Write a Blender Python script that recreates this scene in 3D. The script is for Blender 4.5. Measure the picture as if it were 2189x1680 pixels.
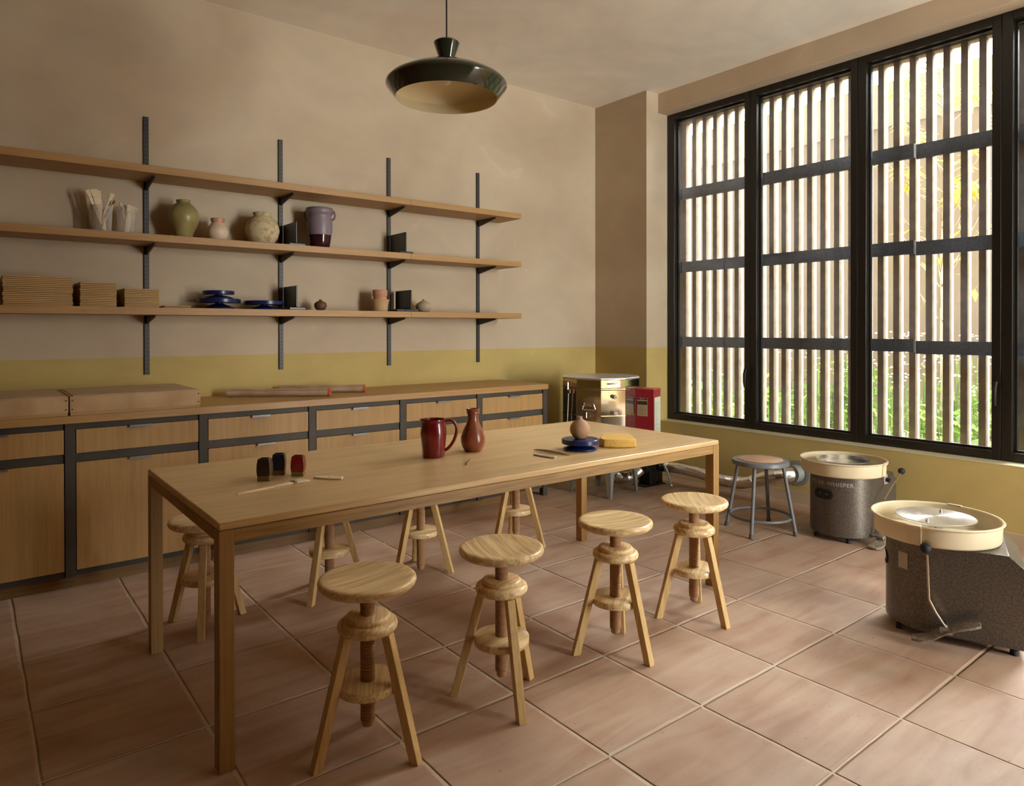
import bpy, bmesh, math, random
from mathutils import Vector, Matrix
PI = math.pi
scene = bpy.context.scene
COL = scene.collection
for o in list(bpy.data.objects):
    bpy.data.objects.remove(o)

# ------------------------------------------------------------------ camera
YAW, PITCH, ROLL = 0.9042260, -0.0053908, -0.0014546
CAMPOS = Vector((-4.71987, -4.71155, 1.30))
f0 = Vector((math.cos(YAW), math.sin(YAW), 0)); r0 = Vector((math.sin(YAW), -math.cos(YAW), 0)); up0 = Vector((0, 0, 1))
fw = f0*math.cos(PITCH) + up0*math.sin(PITCH); u2 = up0*math.cos(PITCH) - f0*math.sin(PITCH)
rr = r0*math.cos(ROLL) + u2*math.sin(ROLL); uu = u2*math.cos(ROLL) - r0*math.sin(ROLL)
cam = bpy.data.cameras.new('camera'); camo = bpy.data.objects.new('camera', cam); COL.objects.link(camo)
camo.matrix_world = Matrix(((rr.x, uu.x, -fw.x, CAMPOS.x), (rr.y, uu.y, -fw.y, CAMPOS.y), (rr.z, uu.z, -fw.z, CAMPOS.z), (0, 0, 0, 1)))
cam.sensor_fit = 'HORIZONTAL'; cam.sensor_width = 36.0; cam.lens = 1480.71/2189*36.0
cam.shift_x = 0.0; cam.shift_y = (711.08-840.0)/2189.0
cam.clip_start = 0.05; cam.clip_end = 200
scene.camera = camo
# ------------------------------------------------------------------ light, sky, exposure
scene.view_settings.view_transform = 'Standard'; scene.view_settings.look = 'None'
scene.view_settings.exposure = 0.0; scene.view_settings.gamma = 1.0
world = bpy.data.worlds.new('sky'); scene.world = world; world.use_nodes = True
bg = world.node_tree.nodes['Background']
bg.inputs['Color'].default_value = (1.0, 1.0, 0.97, 1)
_nt = world.node_tree; _tc = _nt.nodes.new('ShaderNodeTexCoord'); _sx = _nt.nodes.new('ShaderNodeVectorMath'); _sx.operation = 'DOT_PRODUCT'; _sx.inputs[1].default_value = (0.75, -0.66, 0.0)
_mr = _nt.nodes.new('ShaderNodeMapRange'); _mr.interpolation_type = 'SMOOTHSTEP'
_mr.inputs[1].default_value = 0.0; _mr.inputs[2].default_value = 0.62      # hazy sky, brightest on the sun's side
_mr.inputs[3].default_value = 2.0; _mr.inputs[4].default_value = 44.0
_nt.links.new(_tc.outputs['Generated'], _sx.inputs[0]); _nt.links.new(_sx.outputs['Value'], _mr.inputs[0]); _nt.links.new(_mr.outputs[0], bg.inputs['Strength'])
def sun(name, to, strength, angle, color):
    l = bpy.data.lights.new(name, 'SUN'); l.energy = strength; l.angle = math.radians(angle); l.color = color
    o = bpy.data.objects.new(name, l); COL.objects.link(o)
    o.rotation_euler = Vector(to).to_track_quat('Z', 'Y').to_euler(); o.location = Vector(to)*6
    return o
sun('hazy_sun', (0.80, 0.12, 0.86), 16.0, 34, (1.0, 0.98, 0.94))
# portals: they emit nothing, they only steer sky samples through the openings
def portal(name, loc, sx, sy, normal):
    l = bpy.data.lights.new(name, 'AREA'); l.shape = 'RECTANGLE'; l.size = sx; l.size_y = sy
    l.cycles.is_portal = True
    o = bpy.data.objects.new(name, l); COL.objects.link(o); o.location = loc
    o.rotation_euler = Vector(normal).to_track_quat('-Z', 'Y').to_euler()
portal('window_portal', (0.40, -2.36, 1.855), 2.8, 3.5, (-1, 0, 0))
portal('added_door_portal', (-0.625, -8.16, 1.6), 1.25, 3.1, (0, 1, 0))  # serves the unseen door that was added for its light
scene.cycles.max_bounces = 12; scene.cycles.diffuse_bounces = 8; scene.cycles.glossy_bounces = 4
scene.cycles.transparent_max_bounces = 12; scene.cycles.transmission_bounces = 6
scene.cycles.sample_clamp_indirect = 12.0; scene.cycles.caustics_reflective = False; scene.cycles.caustics_refractive = False

# ------------------------------------------------------------------ materials
def new_mat(name):
    m = bpy.data.materials.new(name); m.use_nodes = True
    nt = m.node_tree; b = nt.nodes['Principled BSDF']
    return m, nt, b
def rgba(c): return (c[0], c[1], c[2], 1)
def plain(name, c, rough=0.5, metal=0.0, **kw):
    m, nt, b = new_mat(name)
    b.inputs['Base Color'].default_value = rgba(c); b.inputs['Roughness'].default_value = rough; b.inputs['Metallic'].default_value = metal
    for k, v in kw.items(): b.inputs[k.replace('_', ' ')].default_value = v
    return m
def N(nt, t, **kw):
    n = nt.nodes.new(t)
    for k, v in kw.items(): setattr(n, k, v)
    return n
def ramp(nt, stops):
    n = nt.nodes.new('ShaderNodeValToRGB'); cr = n.color_ramp
    while len(cr.elements) < len(stops): cr.elements.new(0.5)
    for e, (p, c) in zip(cr.elements, stops): e.position = p; e.color = rgba(c)
    return n
def objcoord(nt, scale, rnd=True):
    tc = N(nt, 'ShaderNodeTexCoord'); mp = N(nt, 'ShaderNodeMapping'); mp.inputs['Scale'].default_value = scale
    if rnd:
        oi = N(nt, 'ShaderNodeObjectInfo'); ad = N(nt, 'ShaderNodeVectorMath', operation='MULTIPLY_ADD')
        ad.inputs[1].default_value = (17, 11, 7)
        nt.links.new(oi.outputs['Random'], ad.inputs[0]); nt.links.new(tc.outputs['Object'], ad.inputs[2])
        nt.links.new(ad.outputs[0], mp.inputs['Vector'])
    else: nt.links.new(tc.outputs['Object'], mp.inputs['Vector'])
    return mp
def wood(name, dark, light, axis='x', rough=0.45, fine=1.0, contrast=1.0, bump=0.1, figure=1.0):
    m, nt, b = new_mat(name); L = nt.links.new
    s = [26*fine]*3; s['xyz'.index(axis)] = 0.9*fine
    mp = objcoord(nt, s)
    n1 = N(nt, 'ShaderNodeTexNoise'); n1.inputs['Scale'].default_value = 1.0; n1.inputs['Detail'].default_value = 7; n1.inputs['Roughness'].default_value = 0.62; n1.inputs['Distortion'].default_value = 0.7*figure
    L(mp.outputs[0], n1.inputs['Vector'])
    s2 = [150*fine]*3; s2['xyz'.index(axis)] = 5*fine
    mp2 = objcoord(nt, s2); n2 = N(nt, 'ShaderNodeTexNoise'); n2.inputs['Scale'].default_value = 1.0; n2.inputs['Detail'].default_value = 3
    L(mp2.outputs[0], n2.inputs['Vector'])
    mx = N(nt, 'ShaderNodeMath', operation='MULTIPLY_ADD'); mx.inputs[1].default_value = 0.45; L(n2.outputs['Fac'], mx.inputs[0])
    mm = N(nt, 'ShaderNodeMath', operation='MULTIPLY'); mm.inputs[1].default_value = 0.62; L(n1.outputs['Fac'], mm.inputs[0]); L(mm.outputs[0], mx.inputs[2])
    c = 0.5; w = 0.17/contrast
    r = ramp(nt, [(c-w, dark), (c+w, light)]); L(mx.outputs[0], r.inputs[0]); L(r.outputs[0], b.inputs['Base Color'])
    bp = N(nt, 'ShaderNodeBump'); bp.inputs['Strength'].default_value = bump; bp.inputs['Distance'].default_value = 0.001
    L(n2.outputs['Fac'], bp.inputs['Height']); L(bp.outputs[0], b.inputs['Normal'])
    b.inputs['Roughness'].default_value = rough
    return m
def mottled(name, c1, c2, scale=8, rough=0.5, metal=0.0, detail=5, lo=0.35, hi=0.65, bump=0.0, **kw):
    m, nt, b = new_mat(name); L = nt.links.new
    mp = objcoord(nt, (scale,)*3); n = N(nt, 'ShaderNodeTexNoise'); n.inputs['Scale'].default_value = 1; n.inputs['Detail'].default_value = detail
    L(mp.outputs[0], n.inputs['Vector']); r = ramp(nt, [(lo, c1), (hi, c2)]); L(n.outputs['Fac'], r.inputs[0]); L(r.outputs[0], b.inputs['Base Color'])
    b.inputs['Roughness'].default_value = rough; b.inputs['Metallic'].default_value = metal
    for k, v in kw.items(): b.inputs[k.replace('_', ' ')].default_value = v
    if bump:
        bp = N(nt, 'ShaderNodeBump'); bp.inputs['Strength'].default_value = bump; bp.inputs['Distance'].default_value = 0.004
        L(n.outputs['Fac'], bp.inputs['Height']); L(bp.outputs[0], b.inputs['Normal'])
    return m

def plaster(name, upper, lower=None, zline=1.131, var=0.10):
    """lime-wash: soft brushed patches; a hand-painted colour band below zline"""
    m, nt, b = new_mat(name); L = nt.links.new
    tc = N(nt, 'ShaderNodeTexCoord'); geo = N(nt, 'ShaderNodeNewGeometry')
    def noise(scale, detail, dist=0.0):
        mp = N(nt, 'ShaderNodeMapping'); mp.inputs['Scale'].default_value = scale; L(geo.outputs['Position'], mp.inputs['Vector'])
        n = N(nt, 'ShaderNodeTexNoise'); n.inputs['Scale'].default_value = 1; n.inputs['Detail'].default_value = detail; n.inputs['Distortion'].default_value = dist
        L(mp.outputs[0], n.inputs['Vector']); return n
    big = noise((1.1, 1.1, 1.3), 3, 0.6); brush = noise((2.2, 2.2, 3.4), 6, 1.6); fine = noise((60, 60, 60), 3)
    def scaled(c, k): return tuple(min(1, x*k) for x in c)
    def tint(c, k): return (c[0]*k*1.0, c[1]*k*(1+0.03*(1 if k > 1 else -1)), c[2]*k*(1+0.05*(1 if k > 1 else -1)))
    def colour(c):
        r = ramp(nt, [(0.30, tint(c, 1-var)), (0.5, c), (0.70, tint(c, 1+var))]); L(big.outputs['Fac'], r.inputs[0])
        r2 = ramp(nt, [(0.35, (0.94, 0.95, 0.97)), (0.58, (1, 1, 1)), (0.74, (1.0, 1.0, 1.0))]); L(brush.outputs['Fac'], r2.inputs[0])
        mx = N(nt, 'ShaderNodeMix', data_type='RGBA', blend_type='MULTIPLY'); mx.inputs[0].default_value = 1
        L(r.outputs[0], mx.inputs[6]); L(r2.outputs[0], mx.inputs[7])
        # pale dry-brush marks
        r3 = ramp(nt, [(0.66, (0, 0, 0)), (0.78, (0.35, 0.35, 0.35))]); L(brush.outputs['Fac'], r3.inputs[0])
        mx2 = N(nt, 'ShaderNodeMix', data_type='RGBA'); L(r3.outputs[0], mx2.inputs[0]); L(mx.outputs[2], mx2.inputs[6]); mx2.inputs[7].default_value = rgba(scaled(c, 1.35))
        return mx2.outputs[2]
    out = colour(upper)
    if lower:
        o2 = colour(lower)
        sx = N(nt, 'ShaderNodeSeparateXYZ'); L(geo.outputs['Position'], sx.inputs[0])
        lt = N(nt, 'ShaderNodeMath', operation='LESS_THAN'); lt.inputs[1].default_value = zline; L(sx.outputs[2], lt.inputs[0])
        mx = N(nt, 'ShaderNodeMix', data_type='RGBA'); L(lt.outputs[0], mx.inputs[0]); L(out, mx.inputs[6]); L(o2, mx.inputs[7]); out = mx.outputs[2]
    L(out, b.inputs['Base Color']); b.inputs['Roughness'].default_value = 0.75
    bp = N(nt, 'ShaderNodeBump'); bp.inputs['Strength'].default_value = 0.25; bp.inputs['Distance'].default_value = 0.004
    L(brush.outputs['Fac'], bp.inputs['Height']); L(bp.outputs[0], b.inputs['Normal'])
    return m

M = {}
BEIGE = (0.53, 0.425, 0.30); OLIVE = (0.515, 0.385, 0.13)
M['wall'] = plaster('wall_plaster', BEIGE, OLIVE)
M['wall_low'] = plaster('sill_wall_plaster', (0.62, 0.50, 0.20))
M['ceiling'] = plaster('ceiling_plaster', (0.90, 0.845, 0.74), var=0.07)
M['beam'] = plaster('beam_plaster', (0.62, 0.50, 0.36), var=0.05)
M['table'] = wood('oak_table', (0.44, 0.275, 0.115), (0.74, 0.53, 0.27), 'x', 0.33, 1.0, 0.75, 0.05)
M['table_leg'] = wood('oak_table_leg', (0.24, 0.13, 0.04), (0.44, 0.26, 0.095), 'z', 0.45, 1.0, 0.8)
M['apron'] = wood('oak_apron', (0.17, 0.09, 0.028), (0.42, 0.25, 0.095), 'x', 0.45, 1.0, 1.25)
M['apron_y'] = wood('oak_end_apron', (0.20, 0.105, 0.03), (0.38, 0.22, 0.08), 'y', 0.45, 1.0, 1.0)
M['stool'] = wood('stool_ash', (0.46, 0.28, 0.10), (0.90, 0.70, 0.40), 'x', 0.33, 0.8, 1.2, 0.05, 3.0)
M['stool_leg'] = wood('stool_ash_leg', (0.42, 0.255, 0.09), (0.68, 0.475, 0.21), 'z', 0.40, 0.9, 0.9)
M['screw'] = wood('stool_screw_wood', (0.33, 0.18, 0.085), (0.47, 0.275, 0.14), 'z', 0.45, 1, 0.6)
M['shelf'] = wood('shelf_oak', (0.30, 0.155, 0.045), (0.46, 0.26, 0.085), 'x', 0.50, 1.0, 0.8)
M['counter'] = wood('counter_oak', (0.31, 0.16, 0.048), (0.47, 0.265, 0.09), 'x', 0.42, 1.0, 0.8)
M['front'] = wood('cabinet_oak_front', (0.33, 0.18, 0.058), (0.49, 0.29, 0.10), 'z', 0.5, 1.3, 0.8, 0.05, 0.3)
M['plinth'] = wood('plinth_oak', (0.15, 0.075, 0.022), (0.24, 0.13, 0.04), 'x', 0.5)
M['ply'] = wood('plywood', (0.36, 0.205, 0.07), (0.50, 0.31, 0.12), 'x', 0.6, 1.0, 0.8)
M['crate'] = mottled('raw_timber', (0.40, 0.245, 0.12), (0.55, 0.37, 0.20), 6, 0.7, bump=0.1)
M['crate_top'] = mottled('canvas_top', (0.50, 0.37, 0.22), (0.58, 0.44, 0.28), 5, 0.85)
M['steel'] = mottled('dark_steel', (0.046, 0.037, 0.027), (0.062, 0.050, 0.037), 5, 0.55, 0.2)
M['recess'] = plain('dark_recess', (0.05, 0.042, 0.035), 0.6)
M['rail'] = plain('black_rail', (0.016, 0.013, 0.013), 0.5, 0.0)
M['slot'] = plain('rail_slot_edge', (0.075, 0.065, 0.065), 0.45, 0.2)
M['pull'] = plain('grey_pull', (0.20, 0.18, 0.17), 0.4, 0.8)
M['black'] = plain('black_paint', (0.012, 0.011, 0.011), 0.35)
M['blackmatte'] = plain('black_rubber', (0.014, 0.013, 0.013), 0.7)
M['frame'] = plain('window_frame_black', (0.012, 0.0105, 0.009), 0.32)
M['bead'] = plain('glazing_gasket', (0.006, 0.006, 0.006), 0.5)
M['fin'] = mottled('louver_timber', (0.30, 0.235, 0.165), (0.38, 0.315, 0.235), 14, 0.85, bump=0.3)
M['bar'] = mottled('louver_bar_steel', (0.045, 0.047, 0.055), (0.085, 0.088, 0.10), 60, 0.5, 0.5)
M['farwall'] = mottled('courtyard_wall', (0.22, 0.168, 0.118), (0.25, 0.195, 0.137), 0.8, 0.9)
M['farband'] = mottled('courtyard_parapet', (0.30, 0.24, 0.17), (0.34, 0.27, 0.19), 1.5, 0.9)
M['soil'] = plain('paled_bounce_soil', (0.52, 0.47, 0.40), 0.95)  # soil made pale to bounce sky light up to the ceiling
M['green'] = mottled('green_leaf', (0.10, 0.20, 0.025), (0.30, 0.46, 0.07), 5, 0.6, lo=0.3, hi=0.7)
M['green2'] = mottled('dark_green_leaf', (0.06, 0.12, 0.03), (0.17, 0.28, 0.06), 5, 0.6)
M['yellow'] = mottled('yellow_leaf', (0.55, 0.36, 0.04), (0.75, 0.58, 0.12), 7, 0.6)
M['bark'] = plain('pale_bark', (0.30, 0.24, 0.17), 0.9)
M['blossom'] = plain('white_blossom', (0.75, 0.75, 0.72), 0.8)
for k in ('green', 'green2', 'yellow'):
    nt = M[k].node_tree; b = nt.nodes['Principled BSDF']
    tr = N(nt, 'ShaderNodeBsdfTranslucent'); mx = N(nt, 'ShaderNodeMixShader'); mx.inputs[0].default_value = 0.45
    src = b.inputs['Base Color'].links[0].from_socket
    nt.links.new(src, tr.inputs['Color']); nt.links.new(b.outputs[0], mx.inputs[1]); nt.links.new(tr.outputs[0], mx.inputs[2])
    nt.links.new(mx.outputs[0], nt.nodes['Material Output'].inputs['Surface'])
def glass_pane():
    m, nt, b = new_mat('window_glass'); L = nt.links.new; nt.nodes.remove(b)
    tr = N(nt, 'ShaderNodeBsdfTransparent'); tr.inputs['Color'].default_value = (0.93, 0.95, 0.94, 1)
    gl = N(nt, 'ShaderNodeBsdfGlossy'); gl.inputs['Roughness'].default_value = 0.02
    fr = N(nt, 'ShaderNodeFresnel'); fr.inputs['IOR'].default_value = 1.5
    m1 = N(nt, 'ShaderNodeMixShader'); L(fr.outputs[0], m1.inputs[0]); L(tr.outputs[0], m1.inputs[1]); L(gl.outputs[0], m1.inputs[2])
    # dust and dried rain specks
    geo = N(nt, 'ShaderNodeNewGeometry')
    n1 = N(nt, 'ShaderNodeTexNoise'); n1.inputs['Scale'].default_value = 150; n1.inputs['Detail'].default_value = 2
    n2 = N(nt, 'ShaderNodeTexNoise'); n2.inputs['Scale'].default_value = 2.2; n2.inputs['Detail'].default_value = 3
    L(geo.outputs['Position'], n1.inputs['Vector']); L(geo.outputs['Position'], n2.inputs['Vector'])
    r1 = ramp(nt, [(0.66, (0, 0, 0)), (0.74, (0.5, 0.5, 0.5))]); L(n1.outputs['Fac'], r1.inputs[0])
    r2 = ramp(nt, [(0.35, (0.2, 0.2, 0.2)), (0.7, (1, 1, 1))]); L(n2.outputs['Fac'], r2.inputs[0])
    mu = N(nt, 'ShaderNodeMath', operation='MULTIPLY'); L(r1.outputs[0], mu.inputs[0]); L(r2.outputs[0], mu.inputs[1])
    ad = N(nt, 'ShaderNodeMath', operation='MULTIPLY_ADD'); ad.inputs[1].default_value = 0.022; L(r2.outputs[0], ad.inputs[0]); L(mu.outputs[0], ad.inputs[2])
    tl = N(nt, 'ShaderNodeBsdfTranslucent'); tl.inputs['Color'].default_value = (0.75, 0.8, 0.9, 1)
    m2 = N(nt, 'ShaderNodeMixShader'); L(ad.outputs[0], m2.inputs[0]); L(m1.outputs[0], m2.inputs[1]); L(tl.outputs[0], m2.inputs[2])
    L(m2.outputs[0], nt.nodes['Material Output'].inputs['Surface']); return m
M['glass'] = glass_pane()
def clear_plastic():
    m, nt, b = new_mat('clear_plastic'); L = nt.links.new
    b.inputs['Base Color'].default_value = (0.85, 0.82, 0.78, 1); b.inputs['Roughness'].default_value = 0.12
    tr = N(nt, 'ShaderNodeBsdfTransparent'); tr.inputs['Color'].default_value = (0.95, 0.95, 0.95, 1)
    lw = N(nt, 'ShaderNodeLayerWeight'); lw.inputs['Blend'].default_value = 0.35
    mr = N(nt, 'ShaderNodeMapRange'); mr.inputs[3].default_value = 0.09; mr.inputs[4].default_value = 0.70; L(lw.outputs['Facing'], mr.inputs[0])
    mx = N(nt, 'ShaderNodeMixShader'); L(mr.outputs[0], mx.inputs[0]); L(tr.outputs[0], mx.inputs[1]); L(b.outputs[0], mx.inputs[2])
    L(mx.outputs[0], nt.nodes['Material Output'].inputs['Surface']); return m
M['clear'] = clear_plastic()
def tiles():
    m, nt, b = new_mat('terracotta_tiles'); L = nt.links.new
    geo = N(nt, 'ShaderNodeNewGeometry')
    nz = N(nt, 'ShaderNodeTexNoise'); nz.inputs['Scale'].default_value = 3.0; nz.inputs['Detail'].default_value = 5; L(geo.outputs['Position'], nz.inputs['Vector'])
    off = N(nt, 'ShaderNodeVectorMath', operation='MULTIPLY_ADD'); off.inputs[1].default_value = (0.012, 0.012, 0); L(nz.outputs['Color'], off.inputs[0])
    sh = N(nt, 'ShaderNodeVectorMath', operation='ADD'); sh.inputs[1].default_value = (4.5605-0.006+45.6, 2.317-0.006+46.2, 0); L(geo.outputs['Position'], sh.inputs[0]); L(sh.outputs[0], off.inputs[2])
    dv = N(nt, 'ShaderNodeVectorMath', operation='DIVIDE'); dv.inputs[1].default_value = (0.456, 0.462, 1); L(off.outputs[0], dv.inputs[0])
    fl = N(nt, 'ShaderNodeVectorMath', operation='FLOOR'); L(dv.outputs[0], fl.inputs[0])
    frc = N(nt, 'ShaderNodeVectorMath', operation='FRACTION'); L(dv.outputs[0], frc.inputs[0])
    # distance to the nearest joint, in tile units
    sb = N(nt, 'ShaderNodeVectorMath', operation='SUBTRACT'); sb.inputs[1].default_value = (0.5, 0.5, 0.5); L(frc.outputs[0], sb.inputs[0])
    ab = N(nt, 'ShaderNodeVectorMath', operation='ABSOLUTE'); L(sb.outputs[0], ab.inputs[0])
    sx = N(nt, 'ShaderNodeSeparateXYZ'); L(ab.outputs[0], sx.inputs[0])
    mxm = N(nt, 'ShaderNodeMath', operation='MAXIMUM'); L(sx.outputs[0], mxm.inputs[0]); L(sx.outputs[1], mxm.inputs[1])
    ds = N(nt, 'ShaderNodeMath', operation='SUBTRACT'); ds.inputs[0].default_value = 0.5; L(mxm.outputs[0], ds.inputs[1])
    grout = N(nt, 'ShaderNodeMapRange', interpolation_type='SMOOTHSTEP'); grout.inputs[1].default_value = 0.0045; grout.inputs[2].default_value = 0.0068; L(ds.outputs[0], grout.inputs[0])
    edge = N(nt, 'ShaderNodeMapRange', interpolation_type='SMOOTHSTEP'); edge.inputs[1].default_value = 0.004; edge.inputs[2].default_value = 0.022; L(ds.outputs[0], edge.inputs[0])
    wn = N(nt, 'ShaderNodeTexWhiteNoise', noise_dimensions='2D'); L(fl.outputs[0], wn.inputs['Vector'])
    # streaky clay, offset per tile
    ad = N(nt, 'ShaderNodeVectorMath', operation='MULTIPLY_ADD'); ad.inputs[1].default_value = (9, 9, 9); L(wn.outputs['Color'], ad.inputs[0]); L(geo.outputs['Position'], ad.inputs[2])
    mp = N(nt, 'ShaderNodeMapping'); mp.inputs['Scale'].default_value = (1.2, 7, 1); L(ad.outputs[0], mp.inputs['Vector'])
    st = N(nt, 'ShaderNodeTexNoise'); st.inputs['Scale'].default_value = 1.6; st.inputs['Detail'].default_value = 6; st.inputs['Distortion'].default_value = 0.8; L(mp.outputs[0], st.inputs['Vector'])
    bl = N(nt, 'ShaderNodeTexNoise'); bl.inputs['Scale'].default_value = 4.5; bl.inputs['Detail'].default_value = 4; L(ad.outputs[0], bl.inputs['Vector'])
    r1 = ramp(nt, [(0.30, (0.43, 0.275, 0.19)), (0.5, (0.50, 0.355, 0.26)), (0.72, (0.56, 0.435, 0.335))]); L(st.outputs['Fac'], r1.inputs[0])
    r2 = ramp(nt, [(0.33, (0.86, 0.80, 0.80)), (0.6, (1, 1, 1)), (0.75, (1.0, 1.0, 0.96))]); L(bl.outputs['Fac'], r2.inputs[0])
    r3 = ramp(nt, [(0.0, (0.90, 0.86, 0.85)), (1.0, (1.0, 1.0, 1.0))]); L(wn.outputs['Value'], r3.inputs[0])
    a1 = N(nt, 'ShaderNodeMix', data_type='RGBA', blend_type='MULTIPLY'); a1.inputs[0].default_value = 1; L(r1.outputs[0], a1.inputs[6]); L(r2.outputs[0], a1.inputs[7])
    a2 = N(nt, 'ShaderNodeMix', data_type='RGBA', blend_type='MULTIPLY'); a2.inputs[0].default_value = 1; L(a1.outputs[2], a2.inputs[6]); L(r3.outputs[0], a2.inputs[7])
    # small dark nicks
    nk = N(nt, 'ShaderNodeTexNoise'); nk.inputs['Scale'].default_value = 70; nk.inputs['Detail'].default_value = 2; L(geo.outputs['Position'], nk.inputs['Vector'])
    r4 = ramp(nt, [(0.24, (0.5, 0.42, 0.4)), (0.30, (1, 1, 1))]); L(nk.outputs['Fac'], r4.inputs[0])
    a3 = N(nt, 'ShaderNodeMix', data_type='RGBA', blend_type='MULTIPLY'); a3.inputs[0].default_value = 0.8; L(a2.outputs[2], a3.inputs[6]); L(r4.outputs[0], a3.inputs[7])
    a4 = N(nt, 'ShaderNodeMix', data_type='RGBA'); L(grout.outputs[0], a4.inputs[0]); a4.inputs[6].default_value = (0.56, 0.47, 0.35, 1); L(a3.outputs[2], a4.inputs[7])
    L(a4.outputs[2], b.inputs['Base Color'])
    rg = N(nt, 'ShaderNodeMapRange'); rg.inputs[3].default_value = 0.40; rg.inputs[4].default_value = 0.60; L(bl.outputs['Fac'], rg.inputs[0]); L(rg.outputs[0], b.inputs['Roughness'])
    hh = N(nt, 'ShaderNodeMath', operation='MULTIPLY_ADD'); hh.inputs[1].default_value = 0.12; L(bl.outputs['Fac'], hh.inputs[0]); L(edge.outputs[0], hh.inputs[2])
    bp = N(nt, 'ShaderNodeBump'); bp.inputs['Strength'].default_value = 0.9; bp.inputs['Distance'].default_value = 0.006; L(hh.outputs[0], bp.inputs['Height']); L(bp.outputs[0], b.inputs['Normal'])
    return m
M['tiles'] = tiles()
M['baseboard'] = plain('baseboard_paint', (0.60, 0.50, 0.36), 0.5)
M['sill'] = plain('sill_daylit_tone', (0.82, 0.76, 0.52), 0.3)  # colour lifted to stand in for the bright strip of daylight
M['shade'] = plain('dark_olive_enamel', (0.022, 0.026, 0.014), 0.12, Coat_Weight=0.6)
M['shade_in'] = plain('cream_enamel', (0.72, 0.62, 0.40), 0.45)
M['bulb'] = plain('bulb_glass', (0.8, 0.78, 0.7), 0.1)
M['olive'] = mottled('olive_glaze', (0.25, 0.20, 0.07), (0.34, 0.29, 0.12), 14, 0.32)
M['pink'] = mottled('cream_glaze', (0.62, 0.48, 0.34), (0.72, 0.58, 0.43), 8, 0.45)
M['pinkrim'] = plain('pink_glaze_rim', (0.58, 0.27, 0.18), 0.4)
M['rough'] = mottled('rough_stoneware', (0.30, 0.23, 0.11), (0.58, 0.48, 0.29), 26, 0.85, detail=8, lo=0.28, hi=0.5, bump=1.0)
M['lilac'] = plain('lilac_glaze', (0.215, 0.165, 0.20), 0.42)
M['plum'] = plain('dark_plum_glaze', (0.035, 0.008, 0.012), 0.12)
M['maroonpot'] = plain('maroon_clay', (0.13, 0.045, 0.03), 0.6)
M['terra'] = plain('terracotta_clay', (0.50, 0.25, 0.14), 0.7)
M['sandclay'] = plain('sand_clay', (0.52, 0.34, 0.17), 0.75)
M['beigepot'] = plain('beige_clay', (0.42, 0.33, 0.22), 0.7)
M['brownpot'] = plain('brown_clay', (0.38, 0.22, 0.12), 0.7)
M['redglaze'] = mottled('red_glaze', (0.13, 0.003, 0.004), (0.17, 0.006, 0.007), 20, 0.24, Coat_Weight=0.4)
M['rawfoot'] = plain('raw_clay_foot', (0.55, 0.33, 0.2), 0.8)
M['brownglaze'] = mottled('russet_glaze', (0.17, 0.045, 0.018), (0.23, 0.065, 0.028), 18, 0.25)
M['blue'] = plain('blue_enamel', (0.006, 0.013, 0.085), 0.3)
M['bluelite'] = plain('blue_engraving', (0.10, 0.13, 0.32), 0.4)
M['sponge'] = mottled('yellow_sponge', (0.60, 0.36, 0.08), (0.72, 0.46, 0.12), 120, 0.95, bump=0.6)
M['paletool'] = mottled('pale_wood_tool', (0.78, 0.64, 0.42), (0.88, 0.75, 0.54), 12, 0.55)
M['bristle'] = plain('pale_bristle', (0.80, 0.68, 0.45), 0.8)
M['darkbristle'] = plain('amber_bristle', (0.24, 0.08, 0.02), 0.6)
M['wire'] = plain('binding_wire', (0.25, 0.2, 0.12), 0.4, 0.8)
M['graytool'] = plain('greyish_rib_wood', (0.42, 0.34, 0.26), 0.6)
M['chrome'] = plain('bright_metal', (0.75, 0.72, 0.68), 0.15, 1.0)
M['brownblock'] = plain('dark_brown_glaze', (0.030, 0.014, 0.006), 0.15)
M['navyblock'] = plain('navy_glaze', (0.010, 0.014, 0.026), 0.2)
M['redblock'] = plain('brick_red_glaze', (0.19, 0.008, 0.004), 0.25)
M['olivefoot'] = plain('olive_clay_foot', (0.17, 0.11, 0.025), 0.5)
M['rustfoot'] = plain('rust_clay_foot', (0.15, 0.065, 0.012), 0.5)
M['canvas'] = mottled('canvas_roll', (0.42, 0.29, 0.18), (0.52, 0.38, 0.25), 9, 0.9)
M['orange'] = plain('orange_canvas_edge', (0.56, 0.11, 0.035), 0.8)
M['redseam'] = plain('red_seam', (0.28, 0.07, 0.035), 0.8)
M['kiln'] = plain('polished_steel', (0.74, 0.71, 0.63), 0.07, 1.0)
M['kilnlid'] = plain('brushed_lid_steel', (0.75, 0.76, 0.78), 0.32, 0.9)
M['brass'] = plain('brassy_band', (0.55, 0.38, 0.22), 0.25, 0.9)
M['plug'] = plain('ceramic_plug', (0.80, 0.70, 0.60), 0.7)
M['redbox'] = plain('controller_red', (0.28, 0.010, 0.018), 0.38)
M['redboxtop'] = plain('controller_red_lid', (0.38, 0.03, 0.035), 0.35)
M['palelabel'] = plain('pale_label', (0.62, 0.66, 0.52), 0.5)
M['tanlabel'] = plain('tan_label', (0.42, 0.30, 0.16), 0.5)
M['labelink'] = plain('label_ink', (0.03, 0.02, 0.015), 0.5)
M['galv'] = plain('galvanised_steel', (0.42, 0.46, 0.44), 0.45, 0.6)
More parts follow.
